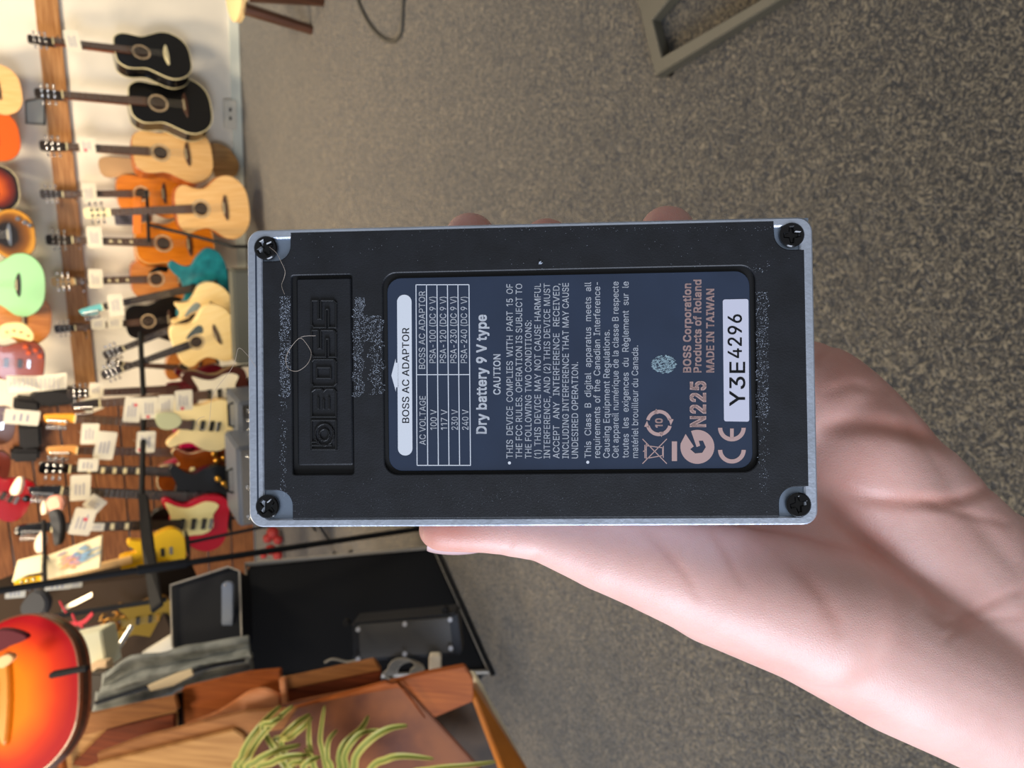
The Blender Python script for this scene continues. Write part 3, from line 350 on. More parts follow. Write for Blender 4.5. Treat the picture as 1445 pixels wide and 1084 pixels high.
W686|155,0 16,509 82,509 163,196 170,171 175,145 181,120 187,94 192,67 197,40 189,40 194,67 200,94 205,120 211,145 218,171 224,196 306,509 380,509 462,196 468,171 474,145 480,120 486,94 492,67 497,40 488,40 493,67 499,94 504,120 510,145 517,171 523,196 603,509 670,509 530,0 455,0 368,323 362,345 357,368 351,391 346,417 341,445 336,475 350,475 345,446 340,420 335,395 330,371 324,347 318,323 230,0 193,62 492,64 343,435|5,4,0 4,3,0 1,0,3 2,1,3 52,9,11 9,52,10 10,8,0 8,7,0 7,6,0 5,0,6 47,46,17 46,42,17 42,43,17 10,0,51 9,10,51 11,9,51 12,11,51 51,13,12 50,49,16 41,40,18 45,41,18 44,45,18 26,25,53 25,27,53 32,35,34 34,33,32 30,29,35 31,30,35 35,32,31 25,26,35 27,25,35 28,27,35 35,29,28 35,26,36 26,24,36 24,23,36 22,36,23 40,39,18 22,21,36 45,42,54 43,42,45 45,44,43 17,43,44 44,18,17 8,10,52 48,47,17 17,16,49 49,48,17 37,19,38 19,18,38 39,38,18 24,26,53 16,15,50 20,19,37 37,36,20 21,20,36 42,46,54 41,45,54 14,13,51 51,50,15 15,14,51
Y472|203,0 203,208 16,509 91,509 192,344 203,327 213,309 222,292 231,274 240,254 250,230 224,230 233,254 242,275 251,293 265,318 280,344 381,509 455,509 268,208 268,0 236,262|1,4,2 3,2,4 7,11,8 11,7,1 7,6,1 6,5,1 4,1,5 13,10,14 10,13,9 17,16,18 18,16,19 15,19,16 14,10,19 19,15,14 1,0,20 20,19,1 11,1,19 19,10,11 10,9,11 9,12,11 8,11,12 12,9,21 9,13,21 8,12,21
a389|160,-9 137,-7 115,-3 94,5 76,15 60,29 48,45 38,63 32,84 30,108 34,138 43,161 58,179 78,193 100,203 125,211 152,216 178,220 209,224 234,227 252,230 265,235 273,243 276,255 276,257 273,279 267,297 256,311 240,322 220,329 196,331 171,329 149,322 132,313 118,301 107,288 100,274 41,291 51,313 64,331 79,346 95,358 114,368 133,375 153,380 173,383 194,384 215,383 239,379 263,372 286,360 306,343 322,320 330,301 335,278 337,251 337,0 277,0 277,52 272,52 264,38 252,25 236,12 215,1 190,-6 170,45 202,49 228,59 248,74 263,93 272,115 276,138 276,190 270,186 259,182 246,179 231,176 216,173 200,171 186,169 175,168 154,164 134,159 117,150 103,139 95,124 92,105 94,87 102,72 114,61 130,52 149,47|4,88,5 6,5,88 88,87,6 7,6,87 8,7,87 87,86,8 9,8,86 10,9,86 86,85,10 11,10,85 85,84,11 12,11,84 84,13,12 38,37,36 91,1,0 0,65,91 16,81,80 80,17,16 44,32,31 31,45,44 90,2,1 1,91,90 15,82,81 81,16,15 42,33,32 43,42,32 32,44,43 2,90,3 90,89,3 4,3,89 88,4,89 13,84,83 14,13,83 83,82,14 82,15,14 38,36,35 39,38,35 35,34,39 40,39,34 41,40,34 34,33,41 33,42,41 63,66,64 77,18,78 29,47,30 46,30,47 67,62,61 19,76,75 75,74,19 74,20,19 66,63,62 62,67,66 18,77,76 76,19,18 28,48,29 47,29,48 58,57,56 24,23,55 55,54,24 69,59,58 70,69,58 58,56,70 71,70,56 56,55,71 55,72,71 22,21,72 72,55,22 55,23,22 24,54,25 54,53,25 26,25,53 53,52,26 52,51,26 67,61,60 68,67,60 60,59,68 59,69,68 20,74,73 73,72,20 72,21,20 26,51,27 51,50,27 28,27,50 50,49,28 48,28,49 65,0,64 64,66,65 17,80,79 79,78,17 78,18,17 45,31,30 30,46,45
b424|229,-8 198,-5 172,4 153,17 138,31 127,46 118,59 112,59 112,0 53,0 53,509 114,509 114,319 118,319 127,331 137,346 152,360 171,373 197,381 229,384 259,382 287,374 313,361 335,342 354,320 370,293 381,261 388,227 390,189 388,151 381,116 370,84 355,57 336,34 313,16 288,3 260,-6 220,47 242,49 262,55 279,66 294,80 306,97 316,117 323,139 327,163 328,189 327,215 323,239 316,261 307,281 295,298 280,311 262,322 243,328 220,330 198,328 178,322 161,312 147,299 134,282 125,263 118,241 114,216 113,189 114,162 118,138 125,115 135,95 147,78 162,65 179,55 198,49|8,7,9 65,64,9 64,63,9 10,9,63 63,12,10 67,66,7 9,7,66 65,9,66 12,63,62 62,61,12 61,60,12 60,13,12 37,72,1 1,72,2 71,2,72 17,57,56 56,18,17 2,71,3 4,3,71 70,4,71 15,58,57 16,15,57 57,17,16 4,70,5 70,69,5 6,5,69 69,68,6 7,6,68 67,7,68 13,60,59 14,13,59 59,58,14 58,15,14 10,12,11 20,54,53 38,0,36 36,39,38 19,55,54 54,20,19 40,35,34 39,36,35 35,40,39 52,21,53 20,53,21 31,30,43 44,43,30 30,29,44 45,44,29 29,28,45 46,45,28 47,46,28 28,27,47 48,47,27 27,26,48 49,48,26 26,25,49 40,34,33 41,40,33 33,32,41 42,41,32 32,31,42 31,43,42 49,25,50 25,24,50 51,50,24 24,23,51 52,51,23 23,22,52 21,52,22 37,1,0 0,38,37 18,56,55 55,19,18
c396|207,-8 174,-5 144,3 117,16 93,35 72,58 56,85 44,116 37,150 34,187 37,225 44,260 56,291 72,318 93,341 117,360 144,374 174,382 207,384 234,383 260,377 284,368 305,356 324,341 340,322 353,301 362,277 303,262 298,276 290,289 281,301 270,311 257,319 242,325 226,329 207,330 184,328 163,321 145,310 130,296 118,278 108,258 102,236 98,212 96,187 98,163 102,139 108,117 118,97 130,80 145,66 163,55 184,49 207,46 226,48 243,52 258,58 271,66 282,76 292,89 299,102 304,117 363,102 354,78 341,56 325,37 306,21 285,9 261,-1 235,-6|7,6,47 47,46,7 8,7,46 46,45,8 9,8,45 45,44,9 44,43,9 10,9,43 43,42,10 11,10,42 1,52,2 52,51,2 3,2,51 51,50,3 38,37,15 16,15,37 37,36,16 36,17,16 3,50,4 50,49,4 5,4,49 49,48,5 6,5,48 47,6,48 11,42,41 12,11,41 41,40,12 13,12,40 40,39,13 14,13,39 39,38,14 38,15,14 19,34,33 54,53,69 18,35,34 34,19,18 56,55,68 68,55,69 54,69,55 32,20,33 19,33,20 65,64,59 60,59,64 64,63,60 61,60,63 63,62,61 26,25,27 28,27,25 25,24,28 29,28,24 24,23,29 56,68,67 57,56,67 67,66,57 58,57,66 66,65,58 65,59,58 29,23,30 23,22,30 31,30,22 22,21,31 32,31,21 20,32,21 69,53,0 1,0,53 52,1,53 35,18,36 17,36,18
d424|195,-8 165,-6 137,3 111,16 89,34 70,57 55,84 43,116 36,151 34,189 36,227 43,261 55,293 70,320 89,342 112,361 137,374 165,382 196,384 228,381 253,373 272,360 287,346 298,331 306,319 311,319 311,509 372,509 372,0 313,0 313,59 307,59 298,46 287,31 272,17 252,4 227,-5 205,47 226,49 246,55 263,65 278,78 290,95 299,115 306,138 310,162 312,189 310,216 306,241 300,263 290,282 278,299 263,312 246,322 227,328 205,330 182,328 162,322 145,311 130,298 118,281 108,261 102,239 98,215 96,189 98,163 102,139 109,117 118,97 130,80 145,66 162,55 182,49|7,6,67 67,66,7 8,7,66 66,65,8 9,8,65 65,64,9 64,63,9 10,9,63 63,62,10 11,10,62 62,61,11 12,11,61 2,70,3 56,18,17 0,72,1 71,1,72 56,17,57 1,71,2 70,2,71 58,57,15 16,15,57 57,17,16 3,70,4 70,69,4 5,4,69 69,68,5 6,5,68 67,6,68 12,61,60 13,12,60 60,59,13 14,13,59 59,58,14 58,15,14 36,38,37 38,36,35 35,39,38 54,19,55 39,35,34 34,33,39 33,40,39 52,22,53 22,21,53 21,20,53 54,53,20 19,54,20 28,30,29 28,46,45 46,28,47 28,27,47 25,47,27 31,30,42 43,42,30 44,43,30 30,28,44 28,45,44 47,25,48 49,48,25 50,49,25 24,50,25 40,33,32 41,40,32 32,31,41 31,42,41 50,24,51 24,23,51 52,51,23 22,52,23 25,27,26 36,37,0 72,0,37 18,56,55 55,19,18
e404|212,-8 177,-5 145,3 117,16 92,35 72,58 56,85 44,116 37,150 34,187 36,224 44,258 55,290 71,317 91,340 115,359 142,373 172,382 205,384 226,383 246,380 266,374 285,366 303,355 319,341 334,324 347,305 357,282 365,256 370,227 371,194 371,169 75,169 75,221 338,221 310,202 308,226 304,248 298,269 283,294 263,314 237,326 205,330 183,328 164,323 146,313 125,294 109,270 99,241 96,211 96,178 98,151 102,127 110,106 121,88 135,73 151,61 169,53 190,48 212,46 234,48 254,53 271,61 285,73 297,88 306,105 365,91 353,63 335,39 320,26 302,14 283,4 261,-3 237,-7 308,221 97,221 97,169|50,49,32 33,32,49 35,34,74 7,6,52 52,51,7 51,32,7 8,7,32 9,8,32 32,33,9 10,9,33 11,10,33 33,48,11 12,11,48 42,18,43 1,58,57 17,44,43 43,18,17 1,57,2 57,56,2 3,2,56 55,3,56 16,15,45 45,44,16 44,17,16 3,55,4 55,54,4 5,4,54 54,53,5 6,5,53 52,6,53 12,48,47 13,12,47 47,46,13 14,13,46 46,45,14 45,15,14 59,0,73 60,59,73 73,72,60 72,61,60 41,20,19 21,40,22 61,72,71 71,62,61 40,21,41 20,41,21 30,29,34 29,28,34 67,66,65 31,35,50 31,30,35 30,34,35 37,36,34 34,28,37 28,27,37 62,71,70 70,69,62 63,62,69 69,68,63 64,63,68 68,67,64 67,65,64 37,27,38 27,26,38 39,38,26 26,25,39 25,24,39 40,39,24 24,23,40 22,40,23 58,1,0 0,59,58 49,50,35 41,19,42 18,42,19 32,51,76 50,32,76 48,33,75 34,36,74 33,49,75 49,35,74 49,74,75 31,50,76
f254|228,379 228,327 6,327 6,379 81,0 81,432 84,461 96,486 113,505 135,519 161,527 187,530 207,529 222,527 234,524 243,521 227,468 222,470 215,472 206,473 195,474 171,470 154,460 145,443 142,419 142,0 81,327 81,379 142,379 142,327|26,29,27 9,8,22 29,26,25 24,23,5 6,5,23 7,6,23 23,22,7 22,8,7 11,21,20 19,12,20 11,20,12 17,16,15 15,14,17 17,14,18 14,13,18 19,18,13 12,19,13 9,22,21 10,9,21 21,11,10 27,28,24 4,25,26 3,2,26 27,3,26 24,5,27 1,0,28 29,1,28 28,27,29
g425|207,-151 180,-149 156,-146 134,-140 105,-127 82,-110 64,-91 51,-69 101,-41 110,-53 122,-66 136,-78 154,-88 178,-95 207,-97 236,-95 261,-87 282,-75 298,-58 308,-34 311,-6 311,68 306,68 298,56 287,41 272,28 252,16 227,8 195,5 165,7 138,14 113,27 90,43 71,65 55,90 43,120 36,154 34,191 36,229 43,263 55,293 71,320 90,342 112,361 138,374 166,382 196,384 228,382 253,373 273,360 288,346 299,331 308,319 313,319 313,379 372,379 372,-9 370,-40 363,-67 350,-90 334,-109 314,-124 291,-136 265,-144 237,-149 205,59 227,61 246,66 264,75 285,95 300,121 307,142 311,166 312,193 311,219 307,242 300,264 291,283 279,299 264,312 247,322 227,328 205,330 182,328 163,322 145,312 130,298 118,282 109,262 102,241 98,218 96,193 98,167 102,144 109,123 124,96 145,76 163,66 183,61|7,6,9 9,8,7 35,34,94 94,93,35 36,35,93 93,92,36 37,36,92 92,91,37 91,90,37 38,37,90 90,89,38 39,38,89 89,88,39 40,39,88 30,96,31 85,44,43 98,28,65 1,13,2 12,2,13 28,98,29 97,29,98 45,84,83 83,46,45 2,12,3 11,3,12 29,97,30 96,30,97 44,85,84 84,45,44 3,11,4 5,4,11 11,10,5 6,5,10 9,6,10 31,96,32 96,95,32 33,32,95 34,33,95 94,34,95 40,88,87 41,40,87 87,86,41 42,41,86 86,85,42 85,43,42 14,0,64 64,15,14 66,27,26 26,67,66 82,81,47 16,63,62 62,17,16 68,25,24 15,64,63 63,16,15 67,26,25 25,68,67 79,50,80 50,49,80 49,48,80 81,80,48 47,81,48 73,72,56 56,55,73 74,73,55 54,53,55 60,59,18 59,58,18 19,18,58 58,57,19 20,19,57 57,56,20 56,21,20 71,70,21 21,56,71 56,72,71 74,55,75 55,53,75 76,75,53 77,76,53 52,77,53 17,62,61 61,60,17 60,18,17 68,24,23 23,22,68 69,68,22 22,21,69 21,70,69 77,52,78 52,51,78 79,78,51 50,79,51 0,14,1 13,1,14 65,28,27 27,66,65 46,83,82 82,47,46
h410|114,227 114,0 53,0 53,509 114,509 114,287 102,287 116,319 132,344 152,362 175,374 200,382 227,384 252,383 275,377 295,369 313,356 328,340 341,321 350,298 355,271 357,240 357,0 296,0 296,235 293,263 286,286 273,304 256,318 235,326 210,329 184,326 161,317 141,303 126,283 117,257 114,314|3,2,6 2,1,0 6,2,0 0,35,6 35,5,6 31,30,10 30,11,10 8,33,32 9,8,32 32,31,9 31,10,9 5,35,34 34,33,5 7,5,33 33,8,7 3,6,4 12,29,13 15,14,28 29,28,14 13,29,14 24,23,22 22,21,24 24,21,25 21,20,25 20,19,25 26,25,19 19,18,26 18,17,26 27,26,17 17,16,27 28,27,16 15,28,16 29,12,30 11,30,12 5,7,36 6,5,36 4,6,36
i167|53,0 53,379 114,379 114,0 84,443 67,446 54,455 44,468 41,483 44,499 54,512 67,521 84,524 100,521 114,512 123,499 126,483 123,468 114,455 100,446|5,4,6 10,6,4 8,7,6 6,10,8 9,8,10 12,19,13 17,16,18 14,18,16 16,15,14 13,19,18 18,14,13 1,0,3 3,2,1 19,12,4 10,4,12 11,10,12
l189|139,-2 112,0 91,8 74,20 62,37 55,59 53,84 53,509 114,509 114,99 115,77 120,62 130,54 146,52 154,52 160,53 165,53 170,54 181,3 172,1 162,-1 151,-2|2,11,3 4,3,11 5,4,11 11,10,5 6,5,10 10,9,6 7,6,9 9,8,7 13,21,14 21,13,0 12,0,13 15,20,19 16,15,19 19,18,16 18,17,16 14,21,20 20,15,14 0,12,1 2,1,12 11,2,12
m610|53,0 53,379 112,379 112,295 108,295 118,323 132,346 151,363 172,376 195,384 219,386 245,383 268,375 287,361 303,342 314,320 321,295 312,295 322,321 337,343 357,361 381,375 407,383 437,386 458,385 478,380 497,372 514,361 529,346 541,328 550,307 555,283 557,255 557,0 496,0 496,254 493,279 485,298 473,313 447,326 419,330 395,328 374,320 358,307 345,290 338,270 335,247 335,0 274,0 274,260 269,288 253,311 229,326 199,330 178,328 158,320 140,307 126,289 117,266 114,238 114,0 112,306 317,309|60,59,0 1,0,59 4,1,59 6,5,56 56,55,6 55,7,6 4,59,58 3,4,58 58,57,3 57,56,3 56,5,3 1,4,2 10,52,11 52,10,53 9,53,10 50,49,17 17,15,50 50,15,51 15,14,51 14,13,51 13,12,51 52,51,12 11,52,12 7,55,54 8,7,54 54,53,8 53,9,8 45,44,16 18,16,44 22,41,40 40,23,22 20,42,41 21,20,41 41,22,21 18,44,43 19,18,43 43,42,19 42,20,19 38,25,39 24,39,25 35,34,33 33,32,35 32,31,35 36,35,31 31,30,36 37,36,30 30,29,37 29,28,37 38,37,28 28,27,38 27,26,38 25,38,26 23,40,39 39,24,23 47,46,48 49,48,46 46,45,49 17,49,45 45,16,17 17,16,62 16,18,62 3,5,61 4,3,61 2,4,61 15,17,62
n410|114,227 114,0 53,0 53,379 112,379 112,287 102,287 116,319 132,344 152,362 175,374 200,382 227,384 252,383 275,377 295,369 313,356 328,340 341,321 350,298 355,271 357,240 357,0 296,0 296,235 293,263 286,286 273,304 256,318 235,326 210,329 184,326 161,317 141,303 126,283 117,257 112,310|1,0,2 3,2,0 6,3,0 0,35,6 5,6,35 3,6,4 31,30,10 30,11,10 8,33,32 9,8,32 32,31,9 31,10,9 5,35,34 34,33,5 7,5,33 33,8,7 12,29,13 15,14,28 29,28,14 13,29,14 24,23,22 22,21,24 24,21,25 21,20,25 20,19,25 26,25,19 19,18,26 18,17,26 27,26,17 17,16,27 28,27,16 15,28,16 29,12,30 11,30,12 5,7,36 6,5,36 4,6,36
o415|207,-8 174,-5 144,3 117,16 93,35 72,58 56,85 44,116 37,150 34,187 37,225 44,260 56,291 72,318 93,341 117,360 144,374 174,382 207,384 241,382 271,374 299,360 323,341 343,318 359,291 371,260 379,225 381,187 379,150 371,116 359,85 343,58 323,35 299,16 271,3 241,-5 207,46 231,49 252,55 270,66 285,80 298,97 307,117 314,139 318,163 319,187 318,212 314,236 307,258 298,278 285,296 270,310 252,321 231,328 207,330 184,328 163,321 145,310 130,296 118,278 108,258 102,236 98,212 96,187 98,163 102,139 108,117 118,97 130,80 145,66 163,55 184,49|7,6,66 66,65,7 8,7,65 65,64,8 9,8,64 64,63,9 63,62,9 10,9,62 62,61,10 11,10,61 61,60,11 12,11,60 0,36,1 36,71,1 1,71,2 71,70,2 3,2,70 69,3,70 57,56,15 16,15,56 56,55,16 55,17,16 3,69,4 69,68,4 5,4,68 68,67,5 6,5,67 66,6,67 12,60,59 13,12,59 59,58,13 14,13,58 58,57,14 57,15,14 18,54,53 18,53,19 37,35,34 38,37,34 34,33,38 39,38,33 51,21,52 21,20,52 53,52,20 19,53,20 30,29,42 43,42,29 29,28,43 44,43,28 28,27,44 45,44,27 46,45,27 27,26,46 47,46,26 26,25,47 48,47,25 25,24,48 39,33,32 40,39,32 32,31,40 41,40,31 31,30,41 30,42,41 48,24,49 24,23,49 50,49,23 23,22,50 51,50,22 21,51,22 36,0,35 35,37,36 54,18,55 17,55,18
p424|53,-143 53,379 112,379 112,319 118,319 126,331 137,346 152,360 171,373 197,381 229,384 259,382 287,374 313,361 335,342 354,320 370,293 381,261 388,227 390,189 388,151 381,116 370,84 355,57 336,34 313,16 288,3 260,-6 229,-8 198,-5 173,4 153,17 138,31 127,46 118,59 114,59 114,-143 220,47 242,49 262,55 279,66 294,80 306,97 316,117 323,139 327,163 328,189 327,215 323,239 316,261 307,281 295,298 280,311 262,322 243,328 220,330 198,328 178,322 161,312 147,299 134,282 125,263 118,241 114,216 113,189 114,162 118,138 125,115 135,95 147,78 162,65 179,55 198,49|3,2,1 35,65,0 1,0,65 65,64,1 64,63,1 0,36,35 67,66,35 65,35,66 1,63,62 3,1,62 62,61,3 61,60,3 60,4,3 37,72,29 29,72,30 71,30,72 8,57,56 56,9,8 30,71,31 32,31,71 70,32,71 6,58,57 7,6,57 57,8,7 32,70,33 70,69,33 34,33,69 69,68,34 35,34,68 67,35,68 4,60,59 5,4,59 59,58,5 58,6,5 11,54,53 38,28,27 27,39,38 10,55,54 54,11,10 40,26,25 39,27,26 26,40,39 52,12,53 11,53,12 22,21,43 44,43,21 21,20,44 45,44,20 20,19,45 46,45,19 47,46,19 19,18,47 48,47,18 18,17,48 49,48,17 17,16,49 40,25,24 41,40,24 24,23,41 42,41,23 23,22,42 22,43,42 49,16,50 16,15,50 51,50,15 15,14,51 52,51,14 14,13,52 12,52,13 37,29,28 28,38,37 9,56,55 55,10,9
q424|372,-143 311,-143 311,59 306,59 298,46 287,31 272,17 252,4 227,-5 195,-8 165,-6 137,3 111,16 89,34 70,57 55,84 43,116 36,151 34,189 36,227 43,261 55,293 70,320 89,342 112,361 137,374 165,382 196,384 228,381 253,373 272,360 287,346 298,331 307,319 313,319 313,379 372,379 205,47 226,49 246,55 263,65 278,78 290,95 299,115 306,138 310,162 312,189 310,216 306,241 300,263 290,282 278,299 263,312 246,322 227,328 205,330 182,328 162,322 145,311 130,298 118,281 108,261 102,239 98,215 96,189 98,163 102,139 109,117 118,97 130,80 145,66 162,55 182,49|16,15,67 67,66,16 17,16,66 66,65,17 18,17,65 65,64,18 64,63,18 19,18,63 63,62,19 20,19,62 62,61,20 21,20,61 11,70,12 56,27,26 9,72,10 71,10,72 56,26,57 10,71,11 70,11,71 58,57,24 25,24,57 57,26,25 12,70,13 70,69,13 14,13,69 69,68,14 15,14,68 67,15,68 21,61,60 22,21,60 60,59,22 23,22,59 59,58,23 58,24,23 8,38,37 38,8,7 7,39,38 54,28,55 39,7,6 6,5,39 5,40,39 52,31,53 31,30,53 30,29,53 54,53,29 28,54,29 36,35,34 45,2,0 0,36,45 36,46,45 46,36,47 42,3,2 43,42,2 44,43,2 2,45,44 47,36,48 36,34,48 49,48,34 50,49,34 34,33,50 1,0,2 40,5,4 41,40,4 4,3,41 3,42,41 50,33,51 33,32,51 52,51,32 31,52,32 8,37,9 72,9,37 27,56,55 55,28,27
r259|53,0 53,379 112,379 112,321 115,321 130,347 152,367 171,377 191,383 213,385 221,385 229,384 237,384 243,384 243,322 239,323 230,324 219,325 207,326 182,323 159,315 140,301 126,284 117,262 114,237 114,0|25,24,0 1,0,24 1,3,2 20,6,5 4,22,21 21,20,4 20,5,4 1,24,23 3,1,23 23,22,3 22,4,3 7,19,8 9,18,17 8,19,18 18,9,8 14,13,15 12,15,13 15,12,16 11,16,12 16,11,17 11,10,17 9,17,10 6,20,19 19,7,6
s365|182,-8 157,-7 133,-3 112,3 93,12 76,24 62,38 50,54 41,73 36,94 94,107 105,79 124,60 150,49 181,45 206,47 227,53 244,62 262,81 268,103 265,121 254,136 237,147 212,155 149,170 118,180 92,192 72,208 58,227 50,249 47,274 49,295 55,314 65,332 79,347 95,360 115,370 137,378 161,383 187,384 212,383 234,379 254,372 279,358 299,339 314,316 324,290 268,277 258,298 243,316 219,328 187,333 156,329 131,317 114,299 109,277 112,258 124,243 144,232 172,223 229,209 261,200 287,187 306,171 320,153 328,131 331,107 329,85 323,65 312,47 298,31 281,18 260,6 236,-2 210,-7|5,11,6 7,6,11 8,7,11 11,10,8 9,8,10 13,2,1 1,14,13 58,24,59 52,38,37 2,13,3 12,3,13 24,58,25 57,25,58 36,53,52 52,37,36 3,12,4 5,4,12 11,5,12 25,57,26 27,26,57 57,56,27 28,27,56 29,28,56 56,55,29 30,29,55 31,30,55 55,54,31 32,31,54 33,32,54 34,33,54 54,53,34 35,34,53 53,36,35 50,40,51 39,51,40 15,74,73 16,15,73 73,72,16 72,17,16 22,60,23 49,42,50 42,41,50 40,50,41 18,70,69 69,68,18 19,18,68 68,67,19 67,66,19 66,65,19 20,19,65 65,64,20 64,63,20 46,45,47 17,72,71 71,70,17 70,18,17 20,63,21 63,62,21 22,21,62 62,61,22 60,22,61 47,45,48 45,44,48 49,48,44 44,43,49 42,49,43 14,1,0 0,74,14 74,15,14 59,24,23 23,60,59 38,52,51 51,39,38
t227|204,379 204,327 6,327 6,379 65,471 126,471 126,98 128,76 136,61 150,53 170,50 177,50 185,51 194,52 202,54 213,2 203,-1 192,-3 180,-4 168,-4 138,-1 113,7 92,21 77,41 68,64 65,93 126,379 126,327 65,327 65,379|22,21,8 22,8,23 8,7,23 24,23,7 25,24,7 7,6,25 27,28,6 9,19,10 18,11,19 10,19,11 13,17,16 16,15,13 14,13,15 11,18,17 12,11,17 17,13,12 19,9,20 21,20,9 8,21,9 26,29,27 5,4,26 1,0,26 27,1,26 25,6,28 3,2,28 29,3,28 28,27,29 29,26,4
u410|182,-5 158,-3 135,2 115,11 97,23 82,39 69,59 60,82 54,109 53,139 53,379 114,379 114,144 116,117 124,94 137,75 154,61 175,53 200,50 226,53 249,62 268,77 283,97 293,122 296,153 296,379 357,379 357,0 298,0 298,92 307,92 294,60 277,35 257,17 234,5 209,-3 298,70|10,9,12 12,11,10 17,1,0 1,17,16 1,16,2 3,2,16 16,15,3 3,15,4 5,4,15 15,14,5 6,5,14 7,6,14 14,13,7 8,7,13 9,8,13 12,9,13 18,35,34 34,19,18 20,33,32 32,21,20 19,34,33 33,20,19 27,30,28 29,30,23 24,23,30 30,27,24 27,26,24 25,24,26 21,32,31 31,29,21 22,21,29 29,23,22 35,18,0 17,0,18 29,31,36 30,29,36 28,30,36
x379|21,0 171,218 171,171 29,379 100,379 147,306 159,287 170,270 179,253 193,229 207,206 175,206 190,229 202,253 211,270 222,287 233,306 282,379 352,379 209,169 209,214 358,0 287,0 231,85 214,112 200,136 187,159 173,182 205,182 191,159 178,136 165,112 148,85 91,0 155,195 191,232 224,192 189,155|0,33,32 4,3,5 27,1,2 30,26,2 27,2,26 1,27,11 11,12,1 12,8,1 7,1,8 30,2,31 32,31,2 0,32,2 2,1,34 5,3,1 6,5,1 1,7,6 10,28,19 19,20,10 29,25,19 19,28,29 10,20,9 13,9,20 17,16,18 22,21,23 19,25,24 24,23,19 23,21,19 19,21,36 20,19,36 18,16,20 16,15,20 15,14,20 13,20,14 26,30,37 26,37,29 27,26,29 29,28,27 11,27,28 28,10,11 12,11,10 10,9,12 12,9,35 1,3,34 0,2,34 9,13,35 8,12,35 18,20,36 25,29,37
y389|47,-139 61,-86 71,-87 88,-90 104,-89 118,-84 130,-74 141,-58 151,-36 163,-1 17,379 84,379 165,155 173,132 180,109 187,87 193,64 199,42 206,21 184,21 190,42 196,64 202,87 209,110 216,132 224,155 305,379 371,379 204,-58 191,-85 177,-107 159,-124 139,-136 117,-143 91,-145 77,-145 65,-143 54,-141 194,58|37,1,0 35,3,36 2,36,3 36,2,37 1,37,2 4,34,33 4,33,32 5,4,32 32,31,5 6,5,31 3,35,34 34,4,3 20,16,15 18,22,17 21,17,22 26,25,27 18,28,27 27,25,18 25,24,18 24,23,18 22,18,23 18,17,19 20,19,17 20,17,38 17,21,38 6,31,30 7,6,30 30,29,7 29,28,7 8,7,28 9,8,28 28,18,9 18,19,9 19,20,9 20,15,9 15,14,9 14,13,9 13,12,9 11,10,12 12,10,9 16,20,38
è404|212,-8 177,-5 145,3 117,16 92,35 72,58 56,85 44,116 37,150 34,187 36,224 44,258 55,290 71,317 91,340 115,359 142,373 172,382 205,384 226,383 246,380 266,374 285,366 303,355 319,341 334,324 347,305 357,282 365,256 370,227 371,194 371,169 75,169 75,221 338,221 310,202 308,226 304,248 298,269 283,294 263,314 237,326 205,330 183,328 164,323 146,313 125,294 109,270 99,241 96,211 96,178 98,151 102,127 110,106 121,88 135,73 151,61 169,53 190,48 212,46 234,48 254,53 271,61 285,73 297,88 306,105 365,91 353,63 335,39 320,26 302,14 283,4 261,-3 237,-7 180,429 114,529 182,529 230,429 308,221 97,221 97,169|32,50,49 33,32,49 35,34,78 7,6,52 52,51,7 51,32,7 8,7,32 9,8,32 32,33,9 10,9,33 11,10,33 33,48,11 12,11,48 48,47,12 13,12,47 45,16,15 57,1,58 17,44,43 1,57,2 57,56,2 3,2,56 55,3,56 16,45,44 44,17,16 74,76,75 3,55,4 55,54,4 5,4,54 54,53,5 6,5,53 52,6,53 13,47,46 14,13,46 46,45,14 45,15,14 59,0,73 73,60,59 41,20,19 61,72,71 62,61,71 21,40,22 60,73,72 72,61,60 40,21,41 20,41,21 30,29,34 29,28,34 67,66,65 31,35,50 31,30,35 30,34,35 37,36,34 34,28,37 28,27,37 38,37,27 27,26,38 62,71,70 70,69,62 63,62,69 69,68,63 64,63,68 68,67,64 67,65,64 38,26,39 26,25,39 25,24,39 40,39,24 24,23,40 22,40,23 58,1,0 0,59,58 49,50,35 41,19,42 19,18,42 43,42,18 17,43,18 76,74,77 32,51,80 50,32,80 48,33,79 34,36,78 33,49,79 49,35,78 49,78,79 31,50,80
